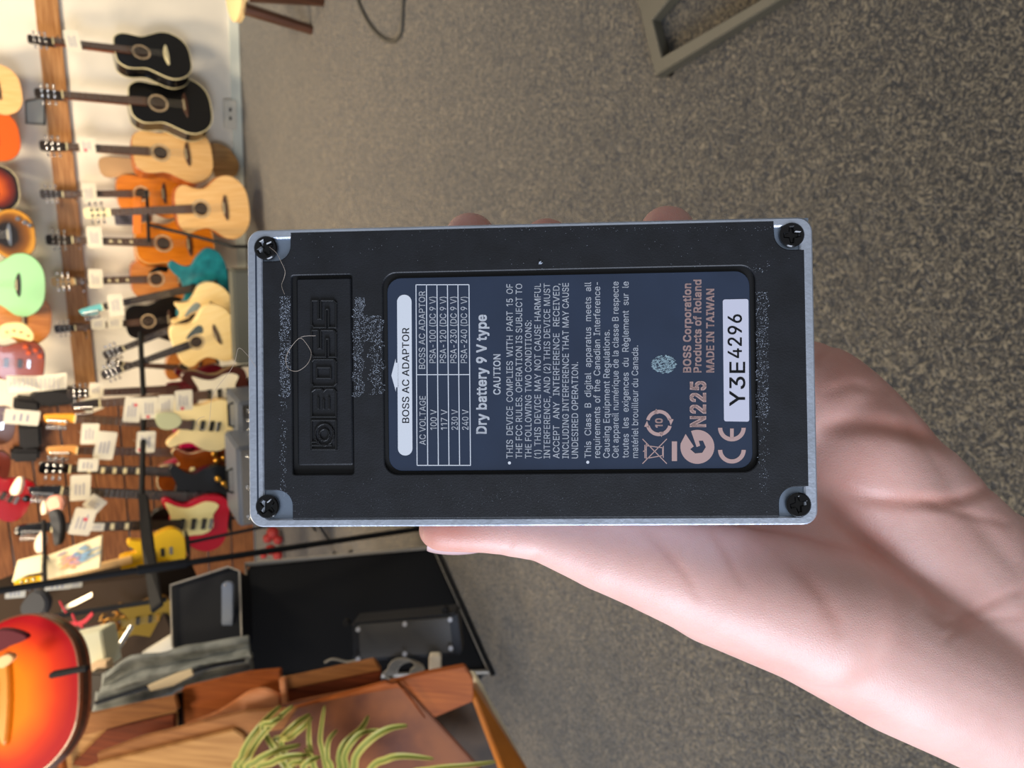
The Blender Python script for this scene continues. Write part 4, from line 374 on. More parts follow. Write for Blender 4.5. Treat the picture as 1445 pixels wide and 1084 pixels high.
é404|212,-8 177,-5 145,3 117,16 92,35 72,58 56,85 44,116 37,150 34,187 36,224 44,258 55,290 71,317 91,340 115,359 142,373 172,382 205,384 226,383 246,380 266,374 285,366 303,355 319,341 334,324 347,305 357,282 365,256 370,227 371,194 371,169 75,169 75,221 338,221 310,202 308,226 304,248 298,269 283,294 263,314 237,326 205,330 183,328 164,323 146,313 125,294 109,270 99,241 96,211 96,178 98,151 102,127 110,106 121,88 135,73 151,61 169,53 190,48 212,46 234,48 254,53 271,61 285,73 297,88 306,105 365,91 353,63 335,39 320,26 302,14 283,4 261,-3 237,-7 177,429 225,529 293,529 227,429 308,221 97,221 97,169|32,50,49 33,32,49 35,34,78 7,6,52 52,51,7 51,32,7 8,7,32 9,8,32 32,33,9 10,9,33 11,10,33 33,48,11 12,11,48 48,47,12 13,12,47 2,56,3 56,55,3 45,16,15 42,18,43 0,58,1 57,1,58 17,44,43 43,18,17 1,57,2 56,2,57 16,45,44 44,17,16 3,55,4 55,54,4 5,4,54 54,53,5 6,5,53 52,6,53 13,47,46 14,13,46 46,45,14 45,15,14 73,60,59 41,20,19 21,40,22 60,73,72 61,60,72 72,71,61 71,62,61 40,21,41 20,41,21 75,77,76 30,29,34 29,28,34 67,66,65 31,35,50 31,30,35 30,34,35 37,36,34 34,28,37 28,27,37 38,37,27 27,26,38 62,71,70 70,69,62 63,62,69 69,68,63 64,63,68 68,67,64 67,65,64 38,26,39 26,25,39 25,24,39 40,39,24 24,23,40 22,40,23 73,59,0 58,0,59 49,50,35 41,19,42 18,42,19 77,75,74 32,51,80 50,32,80 48,33,79 34,36,78 33,49,79 49,35,78 49,78,79 31,50,80"""
GL = {}
for row in GLYPHS.split('\n'):
    p_ = row[1:].split('|')
    GL[row[0]] = (int(p_[0]), [tuple(map(int, q.split(','))) for q in p_[1].split(' ')], [tuple(map(int, q.split(','))) for q in p_[2].split(' ')])
def text_mesh(s, sw=1.0, bold=0.0):
    vs = []; fs = []; b_ = bold*1000
    for (ox, oy) in ((0, 0), (-b_, -b_), (b_, b_), (-b_, b_), (b_, -b_)):
        x = 0
        for ch in s:
            if ch == ' ': x += 188*sw; continue
            adv, V_, T_ = GL[ch]; k = len(vs); vs += [((p[0]+x+ox)/1000, (p[1]+oy)/1000, 0) for p in V_]; fs += [(a+k, b__+k, c+k) for a, b__, c in T_]; x += adv+1.2*b_
    return np.array(vs), fs
CAP = .509
def put_text(mb, s, xb, xt, ys, ye, sw=1.0, bold=0.004, z=None, capfix=None):
    """text whose baseline is the photo column xb, cap tops at column xt, running from row ys up to row ye"""
    vs, fs = text_mesh(s, sw, bold)
    if not len(vs): return
    z = ZP if z is None else z
    x0, x1 = vs[:, 0].min(), vs[:, 0].max()
    out = []
    for v in vs:
        u = (v[0]-x0)/(x1-x0); c = v[1]/CAP
        px = xb+(xt-xb)*c; py = ys+(ye-ys)*u
        a = pd(px, py, z); out.append((a[0], a[1], z))
    mb.add(out, fs)
t = MB()
def line(s, xb, ys, ye, cap=8.9, **k): put_text(t, s, xb, xb-cap, ys, ye, **k)
line('Dry battery 9 V type', 686.2, 612.2, 444.2, 13.6, bold=0.022)
line('CAUTION', 706, 557, 499.9, 9.6, bold=0.014)
fcc = ['THIS DEVICE COMPLIES WITH PART 15 OF', 'THE FCC RULES. OPERATION IS SUBJECT TO', 'THE FOLLOWING TWO CONDITIONS:', '(1) THIS DEVICE MAY NOT CAUSE HARMFUL',
       'INTERFERENCE, AND (2) THIS DEVICE MUST', 'ACCEPT ANY INTERFERENCE RECEIVED,', 'INCLUDING INTERFERENCE THAT MAY CAUSE', 'UNDESIRED OPERATION.']
for i, (s, sw, ye) in enumerate(zip(fcc, (1.7, 1, 1, 1.25, 1, 2.6, 1, 1), (400.9, 400.5, 452.2, 400, 400, 400.3, 399.4, 511))):
    line(s, 723.6+13.15*i, 647, ye, 8.9, sw=sw)
can = [('This Class B digital apparatus meets all', 834, 2.2, 398.2), ('requirements of the Canadian Interference-', 846.8, 1.5, 398.2), ('Causing Equipment Regulations.', 860.2, 1, 465.6),
       ('Cet appareil numérique de la classe B respecte', 872.8, 1, 397.4), ('toutes les exigences du Règlement sur le', 887, 2.2, 397.4), ('matériel brouilleur du Canada.', 900.4, 1, 487.6)]
for s, xb, sw, ye in can: line(s, xb, 646.3, ye, 9.0, sw=sw)
line('AC VOLTAGE', 600.6, 628, 558.9, 8.6); line('BOSS AC ADAPTOR', 599.8, 520.7, 411, 8.7)
for i, (v, a) in enumerate((('100 V', 'PSA-100 (DC 9 V)'), ('117 V', 'PSA-120 (DC 9 V)'), ('230 V', 'PSA-230 (DC 9 V)'), ('240 V', 'PSA-240 (DC 9 V)'))):
    line(v, 616.2+14.9*i, 606.7, 578.1, 8.8); line(a, 614.8+14.75*i, 512.4, 418.8, 8.8)
def pline(mb, x0, y0, x1, y1, wpx=1.25):
    a, b_ = Vector(lp(x0, y0)), Vector(lp(x1, y1)); d = (b_-a).normalized(); n = Vector((-d.y, d.x))*wpx*0.00008
    a -= d*wpx*0.00008; b_ += d*wpx*0.00008
    k = [a-n, b_-n, b_+n, a+n]; mb.add([(p.x, p.y, ZP) for p in k], [(0, 1, 2, 3)])
def pfill(mb, loops, z=None):
    z = ZP if z is None else z
    L = [[pd(x, y, z) for x, y in lp_] for lp_ in loops]; vs = [(x, y, z) for l in L for x, y in l]
    tr = tessellate_polygon([[Vector((x, y, 0)) for x, y in l] for l in L]); fs = []
    for q in tr:
        a, b_, c = (Vector(vs[i]) for i in q); fs.append(tuple(q) if (b_-a).cross(c-a).z > 0 else tuple(q)[::-1])
    mb.add(vs, fs)
tb = ((587, 401.8), (662, 401.6)); bt = ((588.4, 656.8), (664, 656.8))
pline(t, 587, 402, 588.6, 656.8); pline(t, 661.8, 401.8, 663.9, 656.8); pline(t, 587, 402, 661.8, 401.8); pline(t, 588.6, 656.8, 663.9, 656.8); pline(t, 587.9, 528.9, 663, 528.7)
for i in range(4): pline(t, 601.8+14.8*i, 402, 603.6+15.0*i, 656.8)
pill = rrect(560.9, 416, 581.4, 643, 10.1, 8)
pill = [(x+(y-530)*0.006, y) for x, y in pill]
pfill(t, [pill]); pfill(t, [[(562.5, 512), (558.6, 512), (558.2, 506.3), (552.3, 530), (558.6, 552.7), (559, 546.6), (562.5, 546.6)]])
for x, y in ((718.9, 653.4), (829.4, 652.4)): pfill(t, [circle(x, y, 2.2, 12)])
t.build('printed_text', m_print, label, kind='stuff')
td = MB(); put_text(td, 'BOSS AC ADAPTOR', 577.3, 567.6, 597, 462.8, z=ZP+0.00002, bold=0.006); td.build('adaptor_text', mat('print_navy', C('1c2431'), 0.5), label)
p2 = MB(); t_old = t; t = p2
line('BOSS Corporation', 974.9, 525.8, 400, 10.6, bold=0.022); line('Products of Roland', 989.3, 525.8, 394.7, 10.4, bold=0.022); line('MADE IN TAIWAN', 1007.4, 525.8, 407.6, 10.4, bold=0.022)
line('N225', 995.3, 602.9, 537.9, 20.6, bold=0.03)
line('10', 934.6, 603.6, 590.4, 9.6, bold=0.025)
pfill(p2, [[(948, 623), (955.4, 623), (955.4, 650.8), (948, 650.8)]])
# crossed-out bin
for a in ((907, 620, 940.5, 654), (940.5, 620, 907, 654), (912, 627, 912, 648), (910, 628.5, 910, 646), (912, 629, 935, 632), (935, 632, 935, 643), (935, 643, 912, 647), (911, 635, 908, 637), (936, 645.5, 936, 630)): pline(p2, *a)
pfill(p2, [arcband(929.8, 597, 13.6, 18.6, 15, 165)]); pfill(p2, [arcband(929.8, 597, 13.6, 18.6, 195, 345)])
pfill(p2, [[(943, 590), (950.5, 592), (946.5, 600.5)]]); pfill(p2, [[(909, 602), (916.6, 604), (913, 594)]])
pfill(p2, [[(926, 577), (929.5, 584), (922, 584.5)]]); pfill(p2, [[(933.6, 617), (930, 609.8), (937, 609.4)]])
# tick disc (C with an inner tick)
cc = [(984.1+24*math.cos(math.radians(a)), 630.7+24*math.sin(math.radians(a))) for a in range(-112, 200, 8)]
pfill(p2, [cc+[(967.5, 612.5)]+[(979, 630), (974, 634), (981, 640), (991, 639), (996, 631), (992, 622), (986, 622), (988, 629), (983, 631)]])
# CE mark, opening towards the top of the photo
pfill(p2, [arcband(1032.6, 634, 15.0, 19.8, 5, 175)]) if False else None
for cy, bar in ((635, 0), (603.8, 1)):
    pfill(p2, [[(1032.8+r*math.cos(math.radians(a)), cy-0+r*0.98*math.sin(math.radians(a))) for r, a in [(19.6, q) for q in range(0, 181, 9)]+[(13.6, q) for q in range(180, -1, -9)]]])
    if bar: pfill(p2, [[(1030.2, cy+1), (1035.4, cy+1), (1035.4, cy+15), (1030.2, cy+15)]])
p2.build('approval_marks', m_printp, label, kind='stuff', label='pale pinkish approval symbols and maker text')
st = [(x, y) for x, y in rrect(0, 0, 1, 1, 0.06, 4)]
SQ = [(1019.8, 422.8), (1056.0, 422.0), (1057.2, 595.2), (1021.6, 594.6)]
def bil(u, v, c): a = Vector(c[0]).lerp(Vector(c[1]), u); b_ = Vector(c[3]).lerp(Vector(c[2]), u); return a.lerp(b_, v)
sl = []
for x, y in rrect(0, 0, 36.4, 172.6, 3, 4): q = bil(x/36.4, y/172.6, SQ); sl.append(lp(q.x, q.y))
stk = MB().prism([sl], ZL, ZL+0.00006).build('serial_sticker', mat('sticker_white', C('d3d3e2'), 0.4), label, label='white serial number sticker')
s2 = MB(); put_text(s2, 'Y3E', 1051.2, 1029.6, 573.3, 510.8, z=ZL+0.00009, bold=0.008); put_text(s2, '4296', 1046.6, 1027.2, 505.5, 443.8, z=ZL+0.00009, bold=0.008)
s2.build('serial_number', mat('ink_black', C('1a1b20'), 0.5), pedal)
# worn silver smudge on the label
sm = MB()
for i in range(420):
    a, r = random.random()*2*PI, math.sqrt(random.random()); x = 937+17*r*math.cos(a); y = 514+13*r*math.sin(a)
    ln = random.uniform(.5, 2.6); an = random.gauss(0, .6)
    p = [(x-ln*math.cos(an), y-ln*math.sin(an)), (x, y-.45), (x+ln*math.cos(an), y+ln*math.sin(an)), (x, y+.45)]
    sm.add([(*pd(*q, ZL+.00005), ZL+.00005+random.random()*.00003) for q in p], [(0, 3, 2, 1)])
sm.build('worn_patch', mat('worn_silver', C('a9c4cf'), 0.4, 0.3), label, kind='stuff', label='scratched pale worn patch')
# corner seats and cross-head screws
m_scr = mat('black_screw', C('0e0e10'), 0.22, 0.6, coat=0.4)
m_seat = mat('seat_metal', C('8e9cae'), 0.4, 0.8)
for i, (x, y) in enumerate(((375, 350), (1117.5, 331.5), (1127, 712.5), (377.5, 715))):
    cx, cy = pd(x, y); cxl = (rx0 if x < 700 else rx1); cyl = (ry1 if y < 500 else ry0)
    sx = 1 if x < 700 else -1; sy = -1 if y < 500 else 1
    MB().box((min(cxl-sx*.0012, cxl+sx*nw), min(cyl-sy*.0006, cyl+sy*nw), -0.0013), (max(cxl-sx*.0012, cxl+sx*nw), max(cyl-sy*.0006, cyl+sy*nw), -0.00075)).build('screw_seat', m_seat, pedal, label='bare metal screw seat')
    r = 0.00275; ro = random.uniform(0, 1.5) if i else .5
    if i == 2: ro = .2
    cr = []
    for k in range(4):
        a = ro+k*PI/2
        for du, dv in ((.20, -.20), (.62, -.13), (.62, .13)):
            cr.append((cx+r*(du*math.cos(a)-dv*math.sin(a)), cy+r*(du*math.sin(a)+dv*math.cos(a))))
    s = MB(); s.prism([circle(cx, cy, r, 32), cr], -0.0009, 0.00035, 0.00028)
    s.prism([circle(cx, cy, r*.7, 16)], -0.001, -0.0006)
    o = s.build('screw', m_scr, pedal, True)
# treadle on the far face and jacks keep the pedal a pedal from the side
MB().prism([rrect(-hx*.92, -hy*.8, hx*.35, hy*.8, .004)], -0.0435, -0.0395).build('treadle', m_rub, pedal)
# lint and dust stuck on the tacky rubber
m_lint = mat('lint', C('939aa5'), 0.9)
ln = MB()
def flake(px, py, sz, z=0.0001):
    x, y = pd(px, py); a = random.random()*PI; dx, dy = sz*math.cos(a), sz*math.sin(a); q = random.uniform(.2, .6)
    ln.add([(x-dx, y-dy, z), (x+dx, y+dy, z+sz*q), (x-dy*q, y+dx*q, z+sz*.8), (x+dy*q, y-dx*q, z+sz*.3)], [(0, 1, 2), (0, 3, 1), (1, 3, 2), (0, 2, 3)])
def band(x0, y0, x1, y1, n, sz=(.00005, .00016), wob=3):
    for _ in range(n):
        y = random.uniform(y0, y1); wv = wob*math.sin(y*.21)+wob*.6*math.sin(y*.57+1)
        flake(random.uniform(x0, x1)+wv*.5, y, random.uniform(*sz))
band(395, 418, 410, 560, 1100, wob=1.5); band(396, 560, 404, 700, 150)
band(500, 420, 514, 445, 240); band(498, 445, 540, 482, 620); band(499, 482, 513, 560, 430, wob=4); band(522, 480, 541, 558, 420, wob=5)
band(1067, 412, 1084, 590, 900, wob=2); band(1070, 590, 1084, 700, 110, wob=3); band(1064, 372, 1086, 386, 30)
for _ in range(1300):
    y = random.uniform(676, 730); x = random.uniform(396, 1085)
    if random.random() < .5: flake(x, 702+9*math.sin(x*.05)+random.gauss(0, 8), random.uniform(.00003, .00007))
for _ in range(420):
    x = random.uniform(376, 1132); y = random.choice((random.uniform(324, 380), random.uniform(673, 728)))
    flake(x, y, random.uniform(.00003, .00009))
for _ in range(160): flake(random.uniform(560, 1100), 323+random.gauss(0, 2), random.uniform(.00005, .0001))
for _ in range(200): flake(random.uniform(548, 1058), random.uniform(383, 665), random.uniform(.00002, .00005), ZP)
flake(762, 371, .0005); flake(764, 372, .0004)
ln.build('lint', m_lint, pedal, kind='stuff', label='pale lint and dust stuck to the rubber')
def hair(pts, r=.00005):
    P = spline(pts, 8, False); m = MB(); m.tube([(*pd(x, y), .00035+.0009*abs(math.sin(i*.11))) for i, (x, y) in enumerate(P)], r, 5)
    o = m.build('stray_hair', mat('hair_fibre', C('b9a99a'), 0.5), None, True); o.matrix_world = PM; return o
tag(hair([(381, 349), (392, 358), (400, 372), (404, 385), (399, 402), (404, 416)]), 'short stray hair running from the upper left screw down to the lint', 'hair')
tag(hair([(446, 474), (428, 476), (415, 488), (405, 506), (408, 520), (422, 524), (436, 514), (440, 498), (430, 480), (424, 478)]), 'loose curl of hair lying in a ring over the embossed logo', 'hair')
tag(hair([(362, 518), (352, 502), (340, 492), (333, 512), (320, 532), (304, 556), (300, 580), (296, 600), (289, 606), (281, 598), (284, 590), (290, 588)], .00004), 'long fine hair sticking out past the left rim of the pedal', 'hair')

# ------------------------------------------------------------------ hand
def hp(px, py, d): return dp(px, py, d)
hb = MB()
def ball(c, r, n=20):
    hb.sphere(c, r, n)
def chain(L, step=0.0022):
    """L: list of (px,py,depth,r_px) joined with tapered spheres"""
    for (a, b_) in zip(L[:-1], L[1:]):
        A = hp(*a[:3]); B = hp(*b_[:3]); ra = a[3]*a[2]/FPX; rb_ = b_[3]*b_[2]/FPX; n = max(2, int((B-A).length/step))
        # one tapered capsule: rings along the axis
        ax = (B-A).normalized(); up = ax.orthogonal().normalized(); q = ax.cross(up); prof = []
        K = 8
        for i in range(K): th = PI/2*(1-i/K); prof.append((-ra*math.sin(th), ra*math.cos(th)))
        Lg = (B-A).length; prof.append((0, ra)); prof.append((Lg, rb_))
        for i in range(1, K+1): th = PI/2*i/K; prof.append((Lg+rb_*math.sin(th), rb_*math.cos(th)))
        M = Matrix((up, q, ax)).transposed().to_4x4(); M.translation = A
        hb.lathe([(max(r, 1e-5), z) for z, r in prof], M, 24)
# thumb along the near long side, flattened against it
for dd in (-.0045, .0045):
    chain([(622, 746, .194+dd, 33), (690, 750, .195+dd, 31), (760, 757, .197+dd, 35), (850, 778, .200+dd, 56), (930, 796, .203+dd, 72), (1010, 822, .206+dd, 84), (1150, 866, .212+dd, 100)])
chain([(1010, 825, .208, 84), (1150, 862, .213, 104), (1270, 925, .218, 108), (1350, 965, .222, 104), (1430, 1010, .226, 98), (1560, 1085, .232, 110), (1750, 1200, .242, 130), (2200, 1470, .27, 150)])
# heel of the hand on the little-finger side, wrist, forearm
chain([(1040, 540, .232, 88), (1128, 588, .234, 108), (1250, 690, .234, 100), (1350, 790, .235, 100), (1440, 868, .236, 125), (1600, 960, .242, 140), (1800, 1090, .25, 150), (2200, 1330, .275, 160)])
chain([(1180, 640, .228, 100), (1290, 770, .229, 95), (1400, 880, .231, 95), (1520, 960, .236, 120), (1800, 1140, .246, 140)])
chain([(1100, 700, .236, 105), (1250, 830, .232, 105), (1400, 930, .232, 105), (1560, 1020, .237, 130), (2200, 1400, .27, 150)])
chain([(1130, 760, .226, 80), (1250, 870, .224, 92), (1390, 950, .227, 95)])
# palm plate behind the pedal
for a, b_ in (((1100, 560), (900, 470)), ((1080, 620), (850, 530)), ((1080, 680), (800, 580)), ((1060, 750), (780, 640))):
    chain([(a[0], a[1], .236, 85), ((a[0]+b_[0])/2, (a[1]+b_[1])/2, .238, 60), (b_[0], b_[1], .236, 50)])
for y0 in (520, 600, 680, 740): chain([(980, y0, .238, 55), (1100, y0+40, .236, 75)])
chain([(1010, 815, .21, 70), (1010, 740, .234, 60)]); chain([(1120, 850, .215, 85), (1120, 740, .232, 80)]); chain([(900, 790, .206, 50), (920, 720, .232, 42)])
# four fingers wrapping behind and over the far long side
fing = [((800, 600), (720, 440), (662, 343), 37, 0), ((860, 540), (800, 420), (770, 352), 38, 1), ((920, 500), (880, 420), (858, 365), 36, 2), ((1000, 480), (960, 400), (940, 336), 40, 3)]
for (b_, m_, t_, r, k) in fing:
    chain([(b_[0], b_[1], .238, 45), (m_[0], m_[1], .240, 42), (t_[0]+4, t_[1], .232, r), (t_[0]+2, t_[1]-6, .216, r), (t_[0], t_[1]-8, .203, r-2)])
me = bpy.data.meshes.new('hand_raw'); me.from_pydata(hb.v, [], hb.f); me.update()
ho = bpy.data.objects.new('hand', me); COL.objects.link(ho)
rm = ho.modifiers.new('r', 'REMESH'); rm.mode = 'VOXEL'; rm.voxel_size = 0.00125; rm.adaptivity = 0
smm = ho.modifiers.new('s', 'SMOOTH'); smm.iterations = 14; smm.factor = 0.6
bpy.context.view_layer.update(); dg = bpy.context.evaluated_depsgraph_get()
nm = bpy.data.meshes.new_from_object(ho.evaluated_get(dg)); ho.modifiers.clear(); ho.data = nm; nm.name = 'hand'
# creases: shallow valleys along lines on the palm, plus broad swellings
co = np.zeros(len(nm.vertices)*3); nm.vertices.foreach_get('co', co); co = co.reshape(-1, 3)
no = np.array([v.normal[:] for v in nm.vertices])
d = co-np.array(O); zc = d@np.array(FWD); px = W/2+FPX*(d@np.array(CX))/zc; py = H/2-FPX*(d@np.array(CY))/zc
face = (no@np.array(FWD)) < 0.1
def seg_dist(P):
    best = np.full(len(px), 1e9); par = np.zeros(len(px))
    P = spline(P, 6, False); n = len(P)-1
    for i in range(n):
        (x0, y0), (x1, y1) = P[i], P[i+1]; dx, dy = x1-x0, y1-y0; L = dx*dx+dy*dy+1e-9
        t_ = np.clip(((px-x0)*dx+(py-y0)*dy)/L, 0, 1); dd = np.hypot(px-x0-t_*dx, py-y0-t_*dy)
        m_ = dd < best; best = np.where(m_, dd, best); par = np.where(m_, (i+t_)/n, par)
    return best, np.sin(np.clip(par, 0, 1)*PI)**.5
disp = np.zeros(len(px)); red = np.zeros(len(px))
for P, wd, dep in (([(1152, 682), (1210, 700), (1290, 708), (1350, 705), (1420, 680)], 9, .0008), ([(1150, 700), (1200, 745), (1260, 790), (1340, 860)], 12, .0011),
                   ([(1155, 602), (1230, 600), (1290, 612), (1350, 630)], 12, .0012), ([(1180, 490), (1160, 500), (1152, 515)], 8, .0008), ([(1362, 640), (1385, 655), (1400, 665)], 6, .0007),
                   ([(905, 745), (960, 800), (990, 850)], 5, .0003), ([(1000, 745), (1030, 790), (1050, 830)], 5, .0003), ([(1060, 745), (1150, 830), (1190, 900)], 10, .0004),
                   ([(1300, 850), (1340, 880), (1400, 850), (1445, 830)], 7, .0004), ([(1290, 700), (1350, 722), (1430, 740)], 6, .0003), ([(1330, 905), (1370, 880), (1445, 870)], 5, .0003),
                   ([(700, 790), (720, 770), (716, 750)], 4, .0003), ([(745, 800), (760, 780)], 4, .00025), ([(1160, 560), (1200, 545), (1250, 560)], 8, .0004)):
    ds, pr = seg_dist(P); gsn = np.exp(-(ds/wd)**2)*pr; disp -= dep*gsn; red = np.maximum(red, .62*np.exp(-(ds/(wd*1.5))**2)*pr*min(1, dep/.0009))
for (x, y, r, h_) in ((1230, 560, 70, .0015), (1260, 660, 55, .0012), (1180, 820, 80, .0010), (1320, 780, 60, .0006)):
    disp += h_*np.exp(-((px-x)**2+(py-y)**2)/r**2)
disp = np.where(face, disp, 0)
rs = np.random.RandomState(3)
co += no*disp[:, None]
nm.vertices.foreach_set('co', co.reshape(-1)); nm.update()
for (x, y, r, s_) in ((630, 745, 60, .9), (662, 315, 40, .5), (770, 320, 40, .5), (940, 305, 48, .45), (1190, 520, 60, .5), (1250, 560, 60, .35), (1200, 700, 60, .4)):
    red = np.maximum(red, s_*np.exp(-((px-x)**2+(py-y)**2)/r**2))
at = nm.attributes.new('red', 'FLOAT', 'POINT'); at.data.foreach_set('value', red.astype(np.float32))
m_skin = bpy.data.materials.new('skin'); m_skin.use_nodes = True; nt = m_skin.node_tree; b = nt.nodes['Principled BSDF']
b.inputs['Roughness'].default_value = 0.46; b.inputs['Subsurface Weight'].default_value = 0.25; b.inputs['Subsurface Radius'].default_value = (1, .35, .2); b.inputs['Subsurface Scale'].default_value = .002
a = nt.nodes.new('ShaderNodeAttribute'); a.attribute_name = 'red'; tc = nt.nodes.new('ShaderNodeTexCoord')
n1 = nt.nodes.new('ShaderNodeTexNoise'); n1.inputs['Scale'].default_value = 55; n1.inputs['Detail'].default_value = 5; nt.links.new(tc.outputs['Object'], n1.inputs['Vector'])
ad = nt.nodes.new('ShaderNodeMath'); ad.operation = 'MULTIPLY_ADD'; ad.inputs[1].default_value = .85; ad.use_clamp = True
nt.links.new(n1.outputs['Fac'], ad.inputs[0]); sb = nt.nodes.new('ShaderNodeMath'); sb.operation = 'SUBTRACT'; sb.inputs[1].default_value = .28; nt.links.new(a.outputs['Fac'], sb.inputs[0]); nt.links.new(sb.outputs[0], ad.inputs[2])
rp = nt.nodes.new('ShaderNodeValToRGB'); rp.color_ramp.elements[0].color = (*C('e6b9ad'), 1); rp.color_ramp.elements[1].color = (*C('c98775'), 1); rp.color_ramp.elements[0].position = .05
nt.links.new(ad.outputs[0], rp.inputs[0]); nt.links.new(rp.outputs[0], b.inputs['Base Color'])
vo = nt.nodes.new('ShaderNodeTexVoronoi'); vo.inputs['Scale'].default_value = 1700; vo.feature = 'DISTANCE_TO_EDGE'; mp = nt.nodes.new('ShaderNodeMapping')
mp.inputs['Scale'].default_value = (1, .55, 1); nt.links.new(tc.outputs['Object'], mp.inputs[0]); nt.links.new(mp.outputs[0], vo.inputs['Vector'])
n4 = nt.nodes.new('ShaderNodeTexNoise'); n4.inputs['Scale'].default_value = 350; n4.inputs['Detail'].default_value = 6; nt.links.new(tc.outputs['Object'], n4.inputs['Vector'])
sm_ = nt.nodes.new('ShaderNodeMath'); sm_.operation = 'ADD'; nt.links.new(vo.outputs[0], sm_.inputs[0]); nt.links.new(n4.outputs['Fac'], sm_.inputs[1])
bp = nt.nodes.new('ShaderNodeBump'); bp.inputs['Strength'].default_value = .4; bp.inputs['Distance'].default_value = .0002
nt.links.new(sm_.outputs[0], bp.inputs['Height']); nt.links.new(bp.outputs[0], b.inputs['Normal'])
nm.materials.clear(); nm.materials.append(m_skin); nm.shade_smooth()
tag(ho, "person's bare left hand and forearm gripping the pedal from behind, thumb along its edge", 'hand')
# thumb nail, seen nearly edge on along the thumb's outer side
nl = MB(); NP = [(601, 776), (625, 781), (658, 781), (684, 776)]
for i, (x, y) in enumerate(NP):
    for j, (dd, oy) in enumerate(((-.0072, -9), (-.004, -2), (0, 1.5), (.004, 0), (.0072, -7))): nl.v.append(tuple(hp(x, y+oy, .194+dd)))
for i in range(3):
    for j in range(4): nl.f.append((i*5+j, i*5+j+1, i*5+j+6, i*5+j+5))
no_ = nl.build('thumb_nail', mat('nail', C('e3c2c6'), .25, coat=.5), ho, True, label='glossy pink thumb nail')
sd = no_.modifiers.new('s', 'SOLIDIFY'); sd.thickness = .0007; sd.offset = 0
no_.modifiers.new('ss', 'SUBSURF').levels = 2
# fine arm hair on the underside of the forearm
hm = MB()
for _ in range(170):
    x = random.uniform(1150, 1440); y = 965+(x-1150)*.47+random.gauss(0, 5); dd = .222+(x-1150)*2e-5
    p = hp(x, y, dd); q = hp(x+random.uniform(4, 18), y+random.uniform(5, 14), dd+random.uniform(-.003, .003)); hm.tube([p, (p+q)/2+CY*.0004, q], [.00004, .00003, .00001], 3)
hm.build('arm_hair', mat('arm_hair', C('6b4a33'), .5), ho, kind='stuff')

# ------------------------------------------------------------------ guitars
DR = [(0,0),(.09,.008),(.155,.045),(.192,.11),(.193,.17),(.165,.235),(.138,.29),(.132,.33),(.141,.39),(.136,.44),(.10,.482),(.04,.492)]
DR = DR+[(-x, y) for x, y in DR[:0:-1]]
OM = [(0,0),(.09,.01),(.15,.05),(.182,.11),(.175,.18),(.135,.24),(.112,.29),(.118,.35),(.135,.40),(.125,.44),(.09,.465),(.04,.472)]
OM = OM+[(-x, y) for x, y in OM[:0:-1]]
CUT = [p for p in OM]
CUT[6:12] = [(.112,.29),(.12,.34),(.132,.38),(.115,.395),(.07,.385),(.04,.41)]; CUT.insert(12, (.035,.47))
ST = [(0,0),(.09,.005),(.15,.04),(.165,.11),(.145,.18),(.115,.235),(.125,.29),(.15,.34),(.135,.365),(.10,.35),(.06,.315),(.03,.31),(-.03,.31),(-.055,.335),(-.09,.39),(-.125,.415),(-.15,.40),(-.14,.34),(-.12,.27),(-.125,.21),(-.16,.14),(-.17,.08),(-.14,.02),(-.07,-.005)]
LPO = [(0,0),(.1,.01),(.155,.06),(.16,.12),(.135,.19),(.115,.25),(.125,.30),(.14,.34),(.11,.355),(.07,.32),(.04,.31),(.03,.40),(-.03,.41),(-.09,.40),(-.13,.36),(-.13,.30),(-.115,.25),(-.135,.19),(-.16,.12),(-.155,.06),(-.1,.01)]
OFF = [(0,0),(.08,-.01),(.15,.02),(.18,.09),(.15,.17),(.11,.23),(.12,.29),(.15,.34),(.13,.375),(.09,.355),(.05,.32),(-.03,.32),(-.06,.35),(-.10,.40),(-.145,.40),(-.16,.34),(-.13,.26),(-.125,.2),(-.15,.15),(-.17,.09),(-.14,.03),(-.07,.01)]
OUTL = {'dread': DR, 'om': OM, 'cut': CUT, 'strat': ST, 'single': LPO, 'offset': OFF}
TOP = {'dread': .492, 'om': .472, 'cut': .46, 'strat': .31, 'single': .40, 'offset': .32}
m_steel = mat('chrome', C('c9c9c9'), .18, 1.0); m_gold = mat('gold_plate', C('d9a441'), .3, .9); m_blk = mat('black_gloss', C('0b0b0c'), .18, coat=.5)
m_rose = mat('rosewood', C('4a2e20'), .5, var=.25, scale=8, stretch=(10, 1, 1)); m_ebony = mat('ebony', C('231a15'), .45); m_maple = mat('maple', C('dcae6c'), .4)
m_cream = mat('cream_plastic', C('e8dcae'), .35); m_mahog = mat('mahogany', C('7a3d20'), .35, var=.2, scale=6, stretch=(12, 1, 1), coat=.3); m_str = mat('string_steel', C('cfc6b4'), .3, .8)
def sc(pts, s, c=(0, .2)): return [(c[0]+(x-c[0])*s, c[1]+(y-c[1])*s) for x, y in pts]
